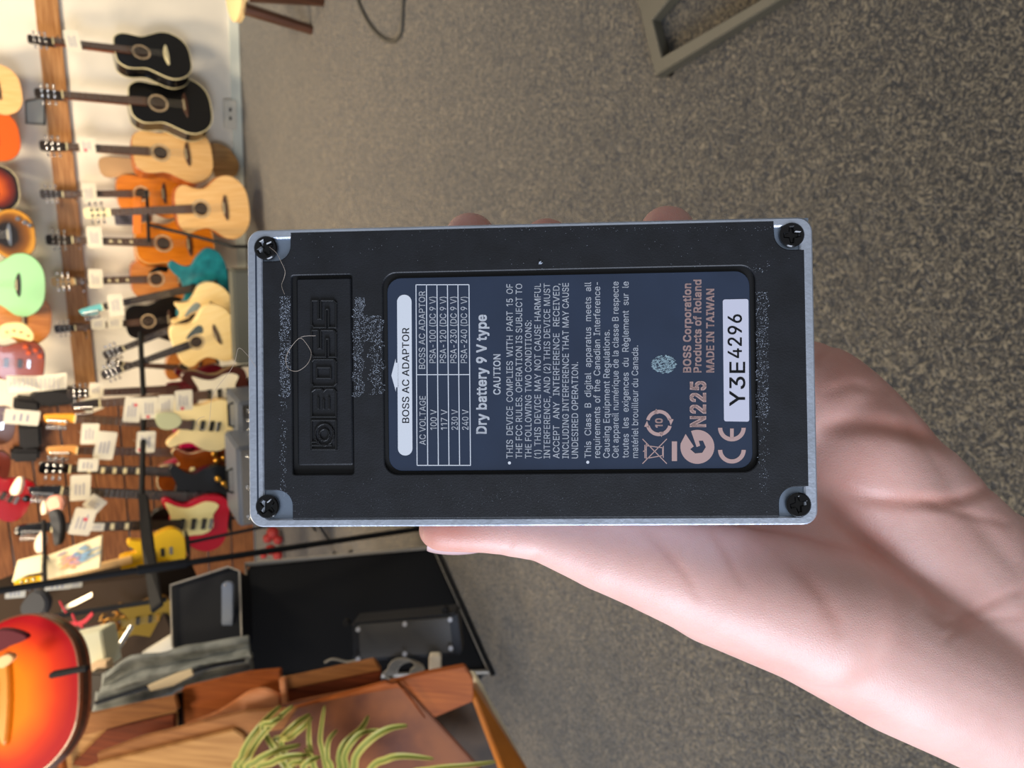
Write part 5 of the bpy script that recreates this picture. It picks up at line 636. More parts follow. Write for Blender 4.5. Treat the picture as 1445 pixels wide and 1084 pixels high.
def guitar(name, kind, hpx, bpx, Y, yaw, label, cat, group, top, side, neck=m_rose, head=m_ebony, pegs=m_steel, bind=None, hole=True, guard=None, gmat=None, bridge=m_rose,
           knobs=None, pick=False, inlay=None, bY=None, flip=False, sides6=True, hooks=False, depth=None, pts=None, wide=1.0, normal=None):
    Ph = atY(*hpx, Y) if pts is None else pts[0]; Pb = atY(*bpx, bY or Y) if pts is None else pts[1]
    v = (Ph-Pb); L = v.length; v.normalize(); n = Matrix.Rotation(yaw, 3, v) @ (Vector((0, -1, 0)) if normal is None else normal); n = (n-v*n.dot(v)).normalized(); u = v.cross(n)
    M = Matrix((u, v, n)).transposed().to_4x4() @ Matrix.Diagonal((L, L, L, 1)); M.translation = Pb
    g_ = empty(name, M, label, cat, group); ol = [(x*wide, y) for x, y in spline(OUTL[kind], 5)]
    if flip: ol = [(-x, y) for x, y in ol]
    ac = kind in ('dread', 'om', 'cut'); th = .105 if ac else .045
    th = depth or th
    MB().prism([ol], -th, -.002, .004).build('body', side, g_, True)
    if ac:
        tmb = MB(); k_ = 7; c = (0, .2); N_ = len(ol); ev = []
        for q in range(k_):
            s_ = .985*(1-q/k_); tmb.v += [(x, y, .001) for x, y in sc(ol, s_, c)]; ev += [s_]*N_
        tmb.v.append((0, .2, .001)); ev.append(0)
        for q in range(k_-1):
            for j in range(N_): tmb.f.append((q*N_+j, q*N_+(j+1) % N_, (q+1)*N_+(j+1) % N_, (q+1)*N_+j))
        for j in range(N_): tmb.f.append(((k_-1)*N_+j, (k_-1)*N_+(j+1) % N_, k_*N_))
        A_ = sum(ol[j][0]*ol[(j+1) % N_][1]-ol[(j+1) % N_][0]*ol[j][1] for j in range(N_))
        if A_ < 0: tmb.f = [f[::-1] for f in tmb.f]
        to = tmb.build('soundboard', top, g_); aa = to.data.attributes.new('edge', 'FLOAT', 'POINT'); aa.data.foreach_set('value', ev)
    else:
        to = MB().prism([sc(ol, .985)], -.003, .001).build('body_face', top, g_)
        aa = to.data.attributes.new('edge', 'FLOAT', 'POINT')
        aa.data.foreach_set('value', [min(1, math.hypot(vv.co.x/.17, (vv.co.y-.18)/.24)) for vv in to.data.vertices])
    if bind:
        MB().prism([sc(ol, 1.006), sc(ol, .988)], -.006, .0025).build('binding', bind, g_)
        if ac: MB().prism([sc(ol, 1.006), sc(ol, .988)], -th-.002, -th+.004).build('back_binding', bind, g_)
    tp = TOP[kind]; hy0 = .325 if kind == 'dread' else .315
    if ac and hole:
        MB().prism([circle(0, hy0, .043)], 0, .0014).build('soundhole', mat('soundhole_dark', C('2a1a10'), .8), g_)
        MB().prism([circle(0, hy0, .060), circle(0, hy0, .048)], 0, .0018).build('rosette', mat('rosette', C('b09a7a'), .4, var=.4, scale=90), g_)
    if ac:
        br = MB().prism([spline([(-.075, .152), (0, .146), (.075, .152), (.076, .164), (.03, .178), (0, .18), (-.03, .178), (-.076, .164)], 3)], 0, .010, .003).build('bridge', bridge, g_)
        MB().box((-.036, .168, .010), (.036, .172, .013)).build('saddle', m_cream, br)
    else:
        MB().box((-.03, .085, 0), (.03, .105, .010)).build('bridge', pegs if bridge is m_rose else bridge, g_, bevel=.002)
        for yy in (.135, .215) if kind == 'single' else (.12, .175, .235): MB().box((-.032, yy, 0), (.032, yy+.026, .010)).build('pickup', gmat if kind == 'single' and gmat else m_blk, g_, bevel=.002)
    sx = -1 if flip else 1
    if guard == 'drop':
        MB().prism([spline([(sx*.045, .375), (sx*.085, .33), (sx*.115, .26), (sx*.09, .235), (sx*.05, .25), (sx*.058, .30)], 4)], 0, .0035).build('pickguard', gmat, g_)
    elif guard == 'wide':
        MB().prism([spline([(-.03, .31), (.04, .31), (.10, .34), (.125, .345), (.10, .28), (.095, .22), (.13, .14), (.11, .07), (.05, .09), (-.02, .08), (-.06, .12), (-.07, .2), (-.10, .3), (-.11, .36), (-.07, .33)], 4)], 0, .004).build('pickguard', gmat, g_)
    if knobs:
        kb = [(.06, .03), (.10, .06), (.08, .10), (.12, .12)] if kind == 'single' else [(.09, .06), (.115, .10), (.07, .03)]
        for x, y in kb: MB().lathe([(.017, 0), (.016, .018), (.012, .022)], Matrix.Translation((x*(1 if not flip else -1), y, 0)), 14).build('knob', knobs, g_, True)
    # neck, fretboard, frets, headstock, pegs, strings
    nt_ = .855
    MB().tube([(0, tp-.03, -.010), (0, nt_, -.008)], [.026, .021], 10, flat=.7).build('neck', m_mahog if neck is not m_maple else m_maple, g_, True)
    f0 = tp-.10 if ac else tp-.06
    fb = MB().add([(-.028, f0, .004), (.028, f0, .004), (.0215, nt_, .004), (-.0215, nt_, .004), (-.028, f0, .012), (.028, f0, .012), (.0215, nt_, .012), (-.0215, nt_, .012)], [(0,3,2,1),(4,5,6,7),(0,1,5,4),(1,2,6,5),(2,3,7,6),(3,0,4,7)]) if False else None
    m_ = MB(); m_.add([(-.028, f0, 0), (.028, f0, 0), (.0215, nt_, 0), (-.0215, nt_, 0), (-.028, f0, .012), (.028, f0, .012), (.0215, nt_, .012), (-.0215, nt_, .012)], [(0,3,2,1),(4,5,6,7),(0,1,5,4),(1,2,6,5),(2,3,7,6),(3,0,4,7)])
    fo = m_.build('fretboard', neck, g_)
    fr = MB()
    for i in range(1, 18):
        yy = nt_-(nt_-.165)*(1-2**(-i/12)); fr.box((-.0235, yy-.001, .012), (.0235, yy+.001, .0138))
    fr.build('frets', m_steel, fo, kind='stuff')
    if inlay:
        for i in (2.5, 4.5, 6.5, 8.5, 11.5):
            yy = nt_-(nt_-.165)*(1-2**(-i/12)); w_ = .008 if inlay == 'dot' else .017
            MB().box((-w_, yy-.009, .012), (w_, yy+.009, .0132)).build('inlay', m_cream, fo)
    MB().box((-.022, nt_-.003, .004), (.022, nt_+.003, .016)).build('nut', m_cream, g_)
    six = kind in ('strat', 'offset')
    ho_ = spline([(-.021, nt_), (-.024, .885), (-.040, .90), (-.034, .955), (-.030, .985), (0, 1.0), (.012, .985), (.022, .90), (.021, nt_)], 3) if six else spline([(-.021, nt_), (-.027, .885), (-.031, .94), (-.030, .99), (0, .998), (.030, .99), (.031, .94), (.027, .885), (.021, nt_)], 3)
    hs = MB().prism([ho_], -.010, .004, .002).build('headstock', head, g_, True)
    for i in range(6):
        if six: x, y, s_ = -.040, .895+.016*i, -1
        else: s_ = -1 if i < 3 else 1; x, y = s_*.036, .895+.032*(i % 3)
        pg = MB(); pg.lathe([(.010, .003), (.009, .012), (.004, .016)], Matrix.Translation((x*.45, y, 0)), 8); pg.tube([(x*.6, y, -.004), (x+s_*.018, y, -.004)], .003, 6)
        pg.sphere((x+s_*.022, y, -.002), .011, 8, (1, .8, .7)); pg.build('tuning_peg', pegs, g_, True)
    sg = MB(); y0 = .165 if ac else .095
    for i in range(6):
        a_ = -.024+.0096*i; b__ = -.016+.0064*i; sg.tube([(a_, y0, .014), (b__, nt_, .0165)], .0006, 3)
    sg.build('strings', m_str, g_)
    return g_
def wood(n_, a, b__): return mat(n_, C(a), .3, col2=C(b__), scale=4, stretch=(18, 1.2, 1), coat=.4)
t_nat = wood('spruce_top', 'e6bd82', 'd9a968'); t_pale = wood('pale_spruce', 'f1d79c', 'e9cb88'); t_org = wood('orange_top', 'd9801c', 'c26a10'); t_amb = wood('amber_top', 'c98442', 'a9652c')
t_red = wood('burgundy_top', '6b1626', '561020'); s_red = mat('burgundy_side', C('5c1322'), .3, coat=.4)
s_nat = wood('honey_side', 'b4632e', '94481c'); s_org = wood('orange_side', 'c9741f', 'a85a14'); s_dk = wood('dark_side', '4c2717', '331a10')
black_t = mat('black_top', C('09090a'), .3, coat=.25)
G1 = 'acoustic guitars hung in the lower row'; G2 = 'guitars hung in the upper row'; G3 = 'electric guitars on the rack'; G4 = 'acoustic guitars on floor stands'
ac, el = 'acoustic guitar', 'electric guitar'
hw = [
 ('acoustic_guitar', 'dread', (38, 54), (269, 82), 5.92, .62, 'black acoustic guitar with cream binding, rightmost of the lower wall row', ac, G1, black_t, m_blk, dict(bind=m_cream, neck=m_rose, bridge=m_cream)),
 ('acoustic_guitar', 'dread', (48, 131), (298, 152), 5.92, .5, 'black acoustic guitar with brown rosewood bridge, second in the lower wall row', ac, G1, black_t, m_blk, dict(bind=m_cream)),
 ('acoustic_guitar', 'dread', (55, 205), (300, 220), 5.92, .4, 'natural spruce acoustic guitar hanging directly beside the black ones', ac, G1, t_nat, s_nat, dict()),
 ('acoustic_guitar', 'dread', (56, 274), (262, 273), 6.05, 0, 'small orange acoustic guitar mostly hidden behind the bright-headstock guitar', ac, G1, t_org, s_org, dict()),
 ('acoustic_guitar', 'om', (118, 301), (352, 292), 5.6, .1, 'natural pale acoustic guitar with ringed soundhole hanging in front of the row', ac, G1, t_nat, s_nat, dict(head=m_cream, bridge=m_rose, wide=1.15)),
 ('acoustic_guitar', 'dread', (64, 338), (302, 346), 5.98, .4, 'glossy orange acoustic guitar with pale edge line and dotted neck', ac, G1, t_org, s_org, dict(inlay='dot', bind=m_maple)),
 ('acoustic_guitar', 'dread', (72, 398), (285, 392), 6.02, .05, 'tan acoustic guitar with black pickguard behind the teal guitar', ac, G1, t_amb, s_nat, dict(inlay='dot', guard='drop', gmat=m_blk, head=m_maple)),
 ('acoustic_guitar', 'dread', (76, 465), (268, 448), 6.0, 0, 'black-topped acoustic guitar with chrome pegs half hidden behind the teal guitar', ac, G1, black_t, m_blk, dict(head=m_blk)),
 ('electric_guitar', 'offset', (112, 440), (322, 396), 5.5, .0, 'teal electric guitar with matching teal headstock', el, G3, mat('teal', C('1d7e88'), .3, col2=C('125f6b'), scale=14, coat=.4), mat('teal_side', C('146672'), .3), dict(head=mat('teal_head', C('5fa9ae'), .4), neck=m_ebony, wide=1.45)),
 ('acoustic_guitar', 'cut', (146, 503), (330, 428), 5.3, .1, 'pale cutaway acoustic guitar with grey pickguard, behind its twin', ac, G4, t_pale, t_pale, dict(guard='drop', gmat=mat('grey_guard', C('7c8a88'), .3), neck=m_ebony, wide=1.22)),
 ('acoustic_guitar', 'om', (143, 531), (334, 462), 5.1, .1, 'pale acoustic guitar with dark grey pickguard and open soundhole, in front of its twin', ac, G4, t_pale, t_pale, dict(guard='drop', gmat=mat('dark_guard', C('4d5656'), .3), neck=m_ebony, wide=1.25)),
 ('acoustic_guitar', 'om', (150, 512), (305, 522), 5.5, 0, 'orange-tan acoustic guitar tucked under the pale pair beside the burgundy one', ac, G4, t_amb, t_amb, dict()),
 ('electric_guitar', 'single', (95, 556), (322, 545), 5.3, 0, 'dark burgundy electric guitar partly behind the price cards', el, G3, t_red, s_red, dict(neck=m_rose)),
 ('electric_guitar', 'offset', (100, 572), (352, 552), 4.85, 0, 'dark red-brown electric guitar with curling white pickguard', el, G3, mat('cocoa', C('43201a'), .3), s_dk, dict(guard='wide', gmat=mat('white_guard', C('e8e0c8'), .35), flip=True)),
 ('electric_guitar', 'strat', (62, 588), (330, 603), 4.8, 0, 'cream electric guitar with red edge beside the amplifiers', el, G3, mat('butter', C('ecd9a0'), .35), mat('butter_side', C('d8b880'), .35), dict(neck=m_rose, head=mat('yellow_head', C('e99a12'), .4), flip=True)),
 ('electric_guitar', 'strat', (66, 634), (328, 640), 4.95, 0, 'magenta electric guitar with light wooden headstock under the cream one', el, G3, mat('magenta', C('b50f4c'), .25, coat=.4), mat('magenta_side', C('a00c40'), .3), dict(neck=m_rose, head=mat('peach_head', C('e2a15c'), .4))),
 ('electric_guitar', 'single', (54, 660), (326, 668), 4.85, .05, 'brown electric guitar with cream pickup frames and amber knobs', el, G3, mat('brown_body', C('8c4514'), .25, col2=C('6d3210'), scale=8, coat=.4), m_mahog, dict(neck=m_ebony, gmat=m_cream, inlay='block', knobs=m_gold, bind=m_cream, head=m_blk)),
 ('electric_guitar', 'strat', (40, 690), (326, 703), 4.65, .05, 'black electric guitar with gold knobs next to the brown one', el, G3, black_t, m_blk, dict(knobs=m_gold, neck=m_ebony, head=m_blk, wide=1.15)),
 ('electric_guitar', 'strat', (24, 745), (322, 738), 4.6, .05, 'red electric guitar with yellowed cream pickguard and block inlays', el, G3, mat('red_body', C('b8102a'), .25, coat=.4), mat('red_side', C('9c0d22'), .3), dict(guard='wide', gmat=mat('aged_guard', C('e6d692'), .35), inlay='block', neck=m_ebony, head=m_blk)),
 ('electric_guitar', 'single', (20, 826), (262, 772), 4.3, 0, 'bright yellow electric guitar behind the black rack arm', el, G3, mat('yellow_body', C('e9b616'), .3, coat=.3), mat('yellow_side', C('c99410'), .3), dict(neck=m_maple, head=mat('yellow_hd', C('e9b616'), .3))),
 ('electric_guitar', 'single', (10, 905), (243, 868), 3.95, .0, 'brass-gold electric guitar above the amplifier head', el, G3, mat('gold_top', C('9a7c2c'), .35, .4), mat('gold_side', C('6e4f1c'), .4), dict(neck=m_rose, pegs=m_gold, head=m_blk)),
 ('acoustic_guitar', 'dread', (-190, 118), (31, 128), 5.95, .1, 'natural acoustic guitar body cut by the picture edge in the upper row', ac, G2, t_nat, s_nat, dict()),
 ('acoustic_guitar', 'dread', (-200, 186), (28, 192), 5.93, .1, 'orange-red acoustic guitar body between natural and sunburst ones, upper row', ac, G2, mat('orange_red', C('c8560c'), .2, coat=.6), s_nat, dict()),
 ('acoustic_guitar', 'om', (-190, 262), (27, 266), 5.95, .1, 'sunburst acoustic guitar with dark rim and cream binding, upper row', ac, G2, burst_mat('burst_dark', C('c4560f'), C('6b1f0c'), C('120a08'), .35, .75), s_dk, dict(bind=m_cream)),
 ('electric_guitar', 'om', (-200, 326), (50, 332), 5.85, .1, 'black and amber electric guitar with chrome fittings, upper row', el, G2, burst_mat('burst_amber', C('18120f'), C('7a4a12'), C('b8832c'), .5, .85), m_blk, dict(knobs=m_steel, bind=m_blk, hole=False, bridge=m_steel)),
 ('electric_guitar', 'om', (-200, 392), (64, 404), 5.8, .1, 'mint green electric guitar, upper row', el, G2, mat('mint', C('93c996'), .35, coat=.3), mat('mint_side', C('86c088'), .35), dict(hole=False, bridge=m_ebony, wide=1.2)),
 ('acoustic_guitar', 'om', (-190, 440), (73, 452), 5.9, .1, 'amber arched-top guitar below the mint green one, upper row', ac, G2, t_amb, s_nat, dict(hole=False)),
 ('electric_guitar', 'single', (-200, 500), (63, 515), 5.7, .1, 'red-brown electric guitar with orange knobs and black rim, upper row', el, G2, mat('redbrown', C('7c3416'), .22, coat=.5), m_blk, dict(knobs=mat('orange_knob', C('c4501a'), .4), bind=m_blk)),
 ('electric_guitar', 'single', (-200, 590), (22, 602), 5.2, .1, 'dark grey-brown electric guitar at the picture edge beside black bags', el, G2, mat('walnut_dark', C('4c3026'), .3), s_dk, dict()),
 ('electric_guitar', 'single', (-200, 650), (14, 664), 5.0, .1, 'maroon-brown electric guitar body at the picture edge above the red one', el, G2, mat('maroon', C('56241c'), .3), s_dk, dict()),
 ('electric_guitar', 'strat', (-180, 640), (42, 712), 4.7, .2, 'dark red glossy electric guitar tilted at the picture edge', el, G2, mat('cherry', C('8c0e18'), .2, coat=.6), mat('cherry_side', C('6c0a12'), .3), dict()),
]
for (n_, kd, hpx, bpx, Y, yw, lab, cat, grp, tp_, sd_, kw) in hw:
    guitar(n_, kd, hpx, bpx, Y, yw, lab, cat, grp, tp_, sd_, **kw)
# wall hooks behind the hanging guitars
for (x, y, wh) in ((66, 60, 'rightmost black guitar'), (76, 136, 'second black guitar'), (86, 207, 'natural spruce guitar'), (92, 274, 'small orange guitar'), (96, 338, 'glossy orange guitar'), (102, 397, 'tan guitar'), (106, 462, 'black-topped guitar')):
    p = atY(x, y, WY-.03); h_ = MB(); h_.box((p.x-.025, WY-.045, p.z-.05), (p.x+.025, WY-.029, p.z+.05)); h_.tube([(p.x-.03, 5.95, p.z-.05), (p.x-.03, 6.05, p.z-.06), (p.x, WY-.04, p.z-.04), (p.x+.03, 6.05, p.z-.06), (p.x+.03, 5.95, p.z-.05)], .005, 6)
    tag(h_.build('guitar_hook', m_blk, smooth=True), 'small black wall hook holding the headstock of the '+wh, 'hook', 'guitar hooks on the wall board')
# the orange sunburst guitar close by
big = burst_mat('burst_orange', C('ea7c06'), C('d0300a'), C('a80414'), .50, .82)
big.node_tree.nodes['Principled BSDF'].inputs['Roughness'].default_value = .5; big.node_tree.nodes['Principled BSDF'].inputs['Coat Weight'].default_value = 0; big.node_tree.nodes['Principled BSDF'].inputs['Specular IOR Level'].default_value = .12
guitar('acoustic_guitar', 'om', 0, 0, 0, 0.0, 'large orange sunburst guitar with red rim, closest guitar at the lower left corner', 'acoustic guitar', None, big, s_dk, bind=m_mahog, hole=False,
       pts=(dp(-480, 1075, 2.25), dp(113, 966, 2.02)), depth=.026, wide=.80, bridge=mat('orange_bridge', C('e08a1c'), .4), normal=-ray(20, 980).normalized())
# floor stands that carry the guitars not hung on the wall
for g_ in [o for o in list(COL.objects) if o.get('group') in (G3, G4)]:
    Mw = g_.matrix_world; b0 = Mw @ Vector((0, 0, -.03)); z_ = b0.z-.012
    st = empty('guitar_stand', Matrix.Translation((b0.x, b0.y, 0)), 'thin black stand under the '+' '.join(g_['label'].split()[:9]), 'stand', 'guitar stands behind the pedal')
    mk = mat('stand_black', C('101114'), .65, spec=.25)
    MB().box((-.07, -.05, z_-.01), (.07, .06, z_)).build('cradle', mk, st, bevel=.004)
    MB().tube([(0, .02, z_-.01), (0, .02, .02)], .011, 8).build('column', mk, st, True)
    for a_ in (90, 210, 330): MB().tube([(0, .02, .10), (.2*math.cos(math.radians(a_)), .02+.2*math.sin(math.radians(a_)), .010)], .008, 6).build('leg', mk, st, True)
o = slab('sage_shape', [atY(x, y, 4.5) for x, y in spline([(219, 588), (228, 584), (248, 584), (257, 594), (250, 604), (236, 607), (224, 603)], 3)], .02, mat('sage', C('b9bd97'), .6), bevel=.004); tag(o, 'pale sage green scalloped shape just below the four price tags', 'shape')  # unidentified pickguard-like green shape
o = slab('curved_plate', [atY(x, y, 5.55) for x, y in spline([(0, 462), (14, 456), (34, 457), (47, 470), (46, 481), (36, 480), (18, 476), (0, 478)], 3)], .02, mat('plate_cream', C('e3cf95'), .5), bevel=.004); tag(o, 'cream banana-shaped plate with four dots in the upper row', 'plate')
for x, y in ((9, 469), (19, 467), (29, 469), (39, 474)): p = atY(x, y, 5.545); MB().sphere(p, .007, 6).build('dot', m_mahog, o)
o = slab('cardboard_flap', [atY(x, y, 5.9) for x, y in ((188, 278), (200, 278), (200, 330), (188, 330))], .02, mat('flap_orange', C('dd7a1f'), .5)); tag(o, 'orange card strip behind the pale guitar neck', 'card')
bg_ = [o for o in COL.objects if o.get('label', '').startswith('large orange sunburst')][0]
for nm_, q, m_x in (('pickguard', [(-10, 893), (12, 889), (34, 896), (36, 903), (14, 912), (-10, 922)], mat('guard_wine', C('5c1322'), .6, spec=.2)), ('control_knob', [(-6, 932), (10, 924), (18, 928), (14, 936), (0, 944)], m_maple)):
    o_ = slab(nm_, [dp(x, y, 1.985) for x, y in spline(q, 3)], .02, m_x, None, bevel=.002); o_.parent = bg_; o_.matrix_parent_inverse = bg_.matrix_world.inverted()
rb_ = slab('rest_bar', [dp(x, y, 1.95) for x, y in ((67, 954), (69, 959), (122, 948), (121, 941), (70, 950))], .02, mat('stand_black', C('101114'), .65, spec=.25), bevel=.003); tag(rb_, 'short black rest bar lying across the sunburst guitar edge', 'stand')
# ------------------------------------------------------------------ price tags
m_tag = mat('tag_card', C('d9d3c0'), .6); m_ink = mat('tag_ink', C('8a8aa0'), .6); m_rink = mat('tag_red', C('d0485a'), .6)
def price_tag(x0, y0, x1, y1, Y, label, rot=0.0, red=None):
    c = ((x0+x1)/2, (y0+y1)/2); P0 = atY(*c, Y); a = atY(c[0]+10, c[1], Y)-P0; b__ = atY(c[0], c[1]-10, Y)-P0
    a.normalize(); n = a.cross(b__).normalized(); b__ = n.cross(a)
    if n.dot(FWD) > 0: n = -n
    d_ = (P0-O).dot(FWD); s_ = d_/FPX; M = Matrix((a, b__, a.cross(b__))).transposed().to_4x4() @ Matrix.Rotation(rot, 4, 'Z'); M.translation = P0
    e_ = empty('price_tag', M, label, 'price tag', 'price tags on the guitars'); hw_, hh = (x1-x0)/2*s_, (y1-y0)/2*s_
    cd_ = MB().prism([rrect(-hw_, -hh, hw_, hh, min(hw_, hh)*.2, 3)], -.0015, 0.0).build('card', m_tag, e_)
    ik = MB()
    for i in range(3): xx = -hw_*.5+hw_*.38*i; ik.box((xx, -hh*.55, 0.0002), (xx+hw_*.12, hh*random.uniform(.2, .6), .0006))
    ik.build('print_lines', m_ink, cd_)
    if red: MB().prism([circle(hw_*red[0], hh*red[1], min(hw_, hh)*.22, 12)], 0.0002, .0008).build('red_mark', m_rink, cd_)
    MB().tube([(-hw_*.9, 0, 0), (-hw_-.01, 0, -.05)], .0012, 4).build('tie', m_str, e_)
for a in ((93, 44, 112, 72, 5.89, 'white price tag on the neck of the rightmost black guitar'), (113, 195, 133, 216, 5.88, 'white price tag with red dot on the natural spruce guitar neck', 0, (-.3, -.6)),
          (117, 259, 135, 286, 6.0, 'white price tag on the small orange guitar, above the bright headstock'), (124, 320, 143, 350, 5.94, 'white price tag on the glossy orange guitar with dotted neck'),
          (126, 380, 144, 407, 5.98, 'white price tag on the tan guitar neck'), (154, 415, 173, 446, 5.45, 'bright white price tag tilted on the teal guitar neck', .1), (130, 448, 148, 465, 5.96, 'small cream price tag beside the teal headstock'),
          (153, 446, 172, 464, 5.95, 'small pinkish price tag under the teal guitar neck'), (127, 540, 145, 560, 5.0, 'cream price tag on the dark headstocks beside the burgundy guitar'), (118, 560, 142, 582, 4.95, 'pale greenish price tag just above the yellow headstock', .4),
          (176, 560, 198, 597, 4.6, 'tall white price tag, leftmost of the four in a row', -.05, (.3, .4)), (200, 560, 222, 592, 4.58, 'white price tag second of the four in a row', .08, (-.2, -.8)), (224, 557, 245, 588, 4.56, 'white price tag third of the four in a row', .04, (-.2, -.8)),
          (248, 550, 271, 580, 4.54, 'white price tag nearest the curling white pickguard', .1, (-.2, -.8)), (194, 608, 218, 640, 4.55, 'white price tag alone on the dark fretboards', .04, (-.6, -.7)), (116, 597, 138, 628, 4.6, 'white price tag with blue writing under the yellow headstock'),
          (136, 608, 161, 650, 4.55, 'large cream price tag beside the light wooden headstock', -.08), (112, 647, 137, 666, 4.5, 'small cream tag at the end of the light wooden headstock'), (101, 669, 126, 708, 4.5, 'large white price tag with blue writing at the brown guitar nut', .08),
          (122, 700, 146, 722, 4.55, 'cream tag overlapping two others between brown and red guitars', -.6), (103, 716, 130, 757, 4.45, 'large white price tag with red mark near the red guitar', -.12, (.2, .2)), (128, 738, 146, 750, 4.5, 'small cream tag beside the red guitar inlays'),
          (10, 828, 34, 845, 3.3, 'small white tag below the black pole at the picture edge', .1), (66, 822, 98, 833, 3.4, 'narrow white tag under the black pole beside the poster', .1), (100, 819, 115, 830, 3.4, 'tiny white tag right of the narrow one under the pole', .1),
          (10, 578, 52, 600, 4.4, 'white slanted card between the black bags', -.1)):
    price_tag(*a)
# long price list strip
P = [(9, 530), (50, 531), (94, 526), (94, 548), (60, 552), (9, 555)]
sl_ = slab('price_list', [atY(x, y, 5.0+.03*math.sin(i)) for i, (x, y) in enumerate(P)], .002, m_tag, bevel=0); tag(sl_, 'long white printed list hanging at the upper left', 'paper')
lm = MB()
for i in range(12):
    x = 14+6.2*i; a_ = atY(x, 533, 4.985); b_ = atY(x, 549, 4.985); lm.tube([a_, b_], .0022, 4)
lm.build('list_lines', m_ink, sl_)
# small square clip on the wall, bracket, outlet
o = slab('wall_sign', [atY(36, 143, 6.19), atY(63, 138, 6.19), atY(63, 176, 6.19), atY(37, 174, 6.19)], .012, mat('glassy_grey', C('b9bdb4'), .2)); tag(o, 'small pale square sign with dark edges under the wood board', 'sign')
fr_ = MB(); c_ = [atY(36, 143, 6.18), atY(63, 138, 6.18), atY(63, 176, 6.18), atY(37, 174, 6.18)]; fr_.tube(c_, .006, 4, closed=True); fr_.build('frame', m_blk, o)
e_ = slab('wall_outlet', [atY(316, 140, 6.17), atY(334, 142, 6.17), atY(334, 183, 6.17), atY(317, 181, 6.17)], .03, mat('outlet_white', C('d9d4c4'), .4)); tag(e_, 'white rectangular wall socket just above the carpet', 'socket')
for yy in (155, 167):
    p = atY(325, yy, 6.165); MB().box((p.x-.012, 6.155, p.z-.006), (p.x+.012, 6.175, p.z+.006)).build('socket_hole', m_gap, e_)
# gig bags: dark shapes on the boards
m_mblk = mat('matt_black', C('101114'), .65, spec=.25)
m_bag = mat('bag_black', C('15151a'), .7, bump=.3, bscale=60)
for q, lab in (([(20, 562), (56, 566), (58, 582), (30, 590), (18, 580)], 'black padded bag hanging behind the white list'), ([(26, 602), (58, 600), (60, 632), (28, 636)], 'black padded bag directly under the slanted white card'), ([(60, 548), (108, 552), (112, 570), (66, 576), (40, 565)], 'dark bag beside the burgundy headstocks'), ([(14, 636), (58, 636), (56, 652), (16, 654)], 'flat black bag lowest beside the maroon guitar')):
    o = slab('gig_bag', [atY(x, y, 6.03) for x, y in q], .12, m_bag, bevel=.02); tag(o, lab, 'bag', 'black bags on the boards')
# tan guitar case behind the natural guitar, tan bottom of another guitar body at its foot
o = slab('guitar_case', [atY(x, y, 6.10) for x, y in spline([(140, 230), (148, 222), (178, 223), (205, 226), (206, 250), (176, 249), (148, 250)], 3)], .06, mat('tan_case', C('b99468'), .6), bevel=.004); tag(o, 'tan rounded case standing behind the natural spruce guitar', 'case')
o = slab('acoustic_guitar_back', [atY(x, y, 6.12) for x, y in spline([(296, 205), (318, 206), (333, 222), (338, 236), (330, 250), (305, 250)], 3)], .07, wood('tan_back', 'b98f55', '9a6f3c'), bevel=.004); o.name = 'guitar_bottom'; tag(o, 'tan rounded bottom of another guitar body low on the wall beneath the natural guitar', 'seat')
# black poster with tags between the orange guitars
o = slab('poster', [atY(161, 302, 6.17), atY(208, 303, 6.17), atY(208, 318, 6.17), atY(163, 318, 6.17)], .01, mat('poster_dark', C('6a6670'), .5, col2=C('2a2a30'), scale=14)); tag(o, 'small dark printed card behind the pale guitar neck', 'card')
rk = empty('guitar_rack', Matrix.Translation(atY(208, 300, 5.5)), 'thin black stand bar crossing behind the pale guitar neck', 'stand'); rki = rk.matrix_world.inverted()
def wpart(name, mb, m_, par, **k):
    inv = par.matrix_world.inverted(); mb.v = [tuple(inv @ Vector(p)) for p in mb.v]; return mb.build(name, m_, par, **k)
wpart('upright', MB().tube([atY(207, 268, 5.75), atY(210, 342, 5.75)], .012, 6), m_mblk, rk, smooth=True)
wpart('arm', MB().tube([atY(212, 318, 5.7), atY(262, 330, 5.5), atY(330, 348, 5.3)], .012, 6), m_mblk, rk, smooth=True)
wpart('leg', MB().tube([atY(330, 348, 5.3), Vector((*atY(330, 348, 5.3).xy, 0))], .012, 6), m_mblk, rk, smooth=True)
# ------------------------------------------------------------------ amps and benches behind the pedal
m_grey = mat('case_grey', C('4d4f48'), .6, bump=.1); m_tolex = mat('tolex_black', C('111317'), .7, bump=.3, bscale=400, spec=.3); m_pipe = mat('grey_piping', C('b3aca0'), .5)
def upright_box(name, x0px, x1px, ypx0, ypx1, Y, depthY, m_, label, cat, group=None):
    """box standing on the floor; its top edge is at photo column x0px"""
    a = atY(x0px, ypx0, Y); b_ = atY(x0px, ypx1, Y); z = (a.z+b_.z)/2; xa, xb = sorted((a.x, b_.x)); xm = (xa+xb)/2
    e_ = empty(name, Matrix.Translation((xm, Y, 0)), label, cat, group); w_ = (xb-xa)/2
    MB().box((-w_, 0, .02), (w_, depthY, z)).build('cabinet', m_, e_, bevel=.012)
    return e_, w_, z
e_, w_, z = upright_box('padded_bench', 331, 350, 382, 515, 4.82, .12, m_grey, 'grey padded case end under the pale acoustic pair', 'case')
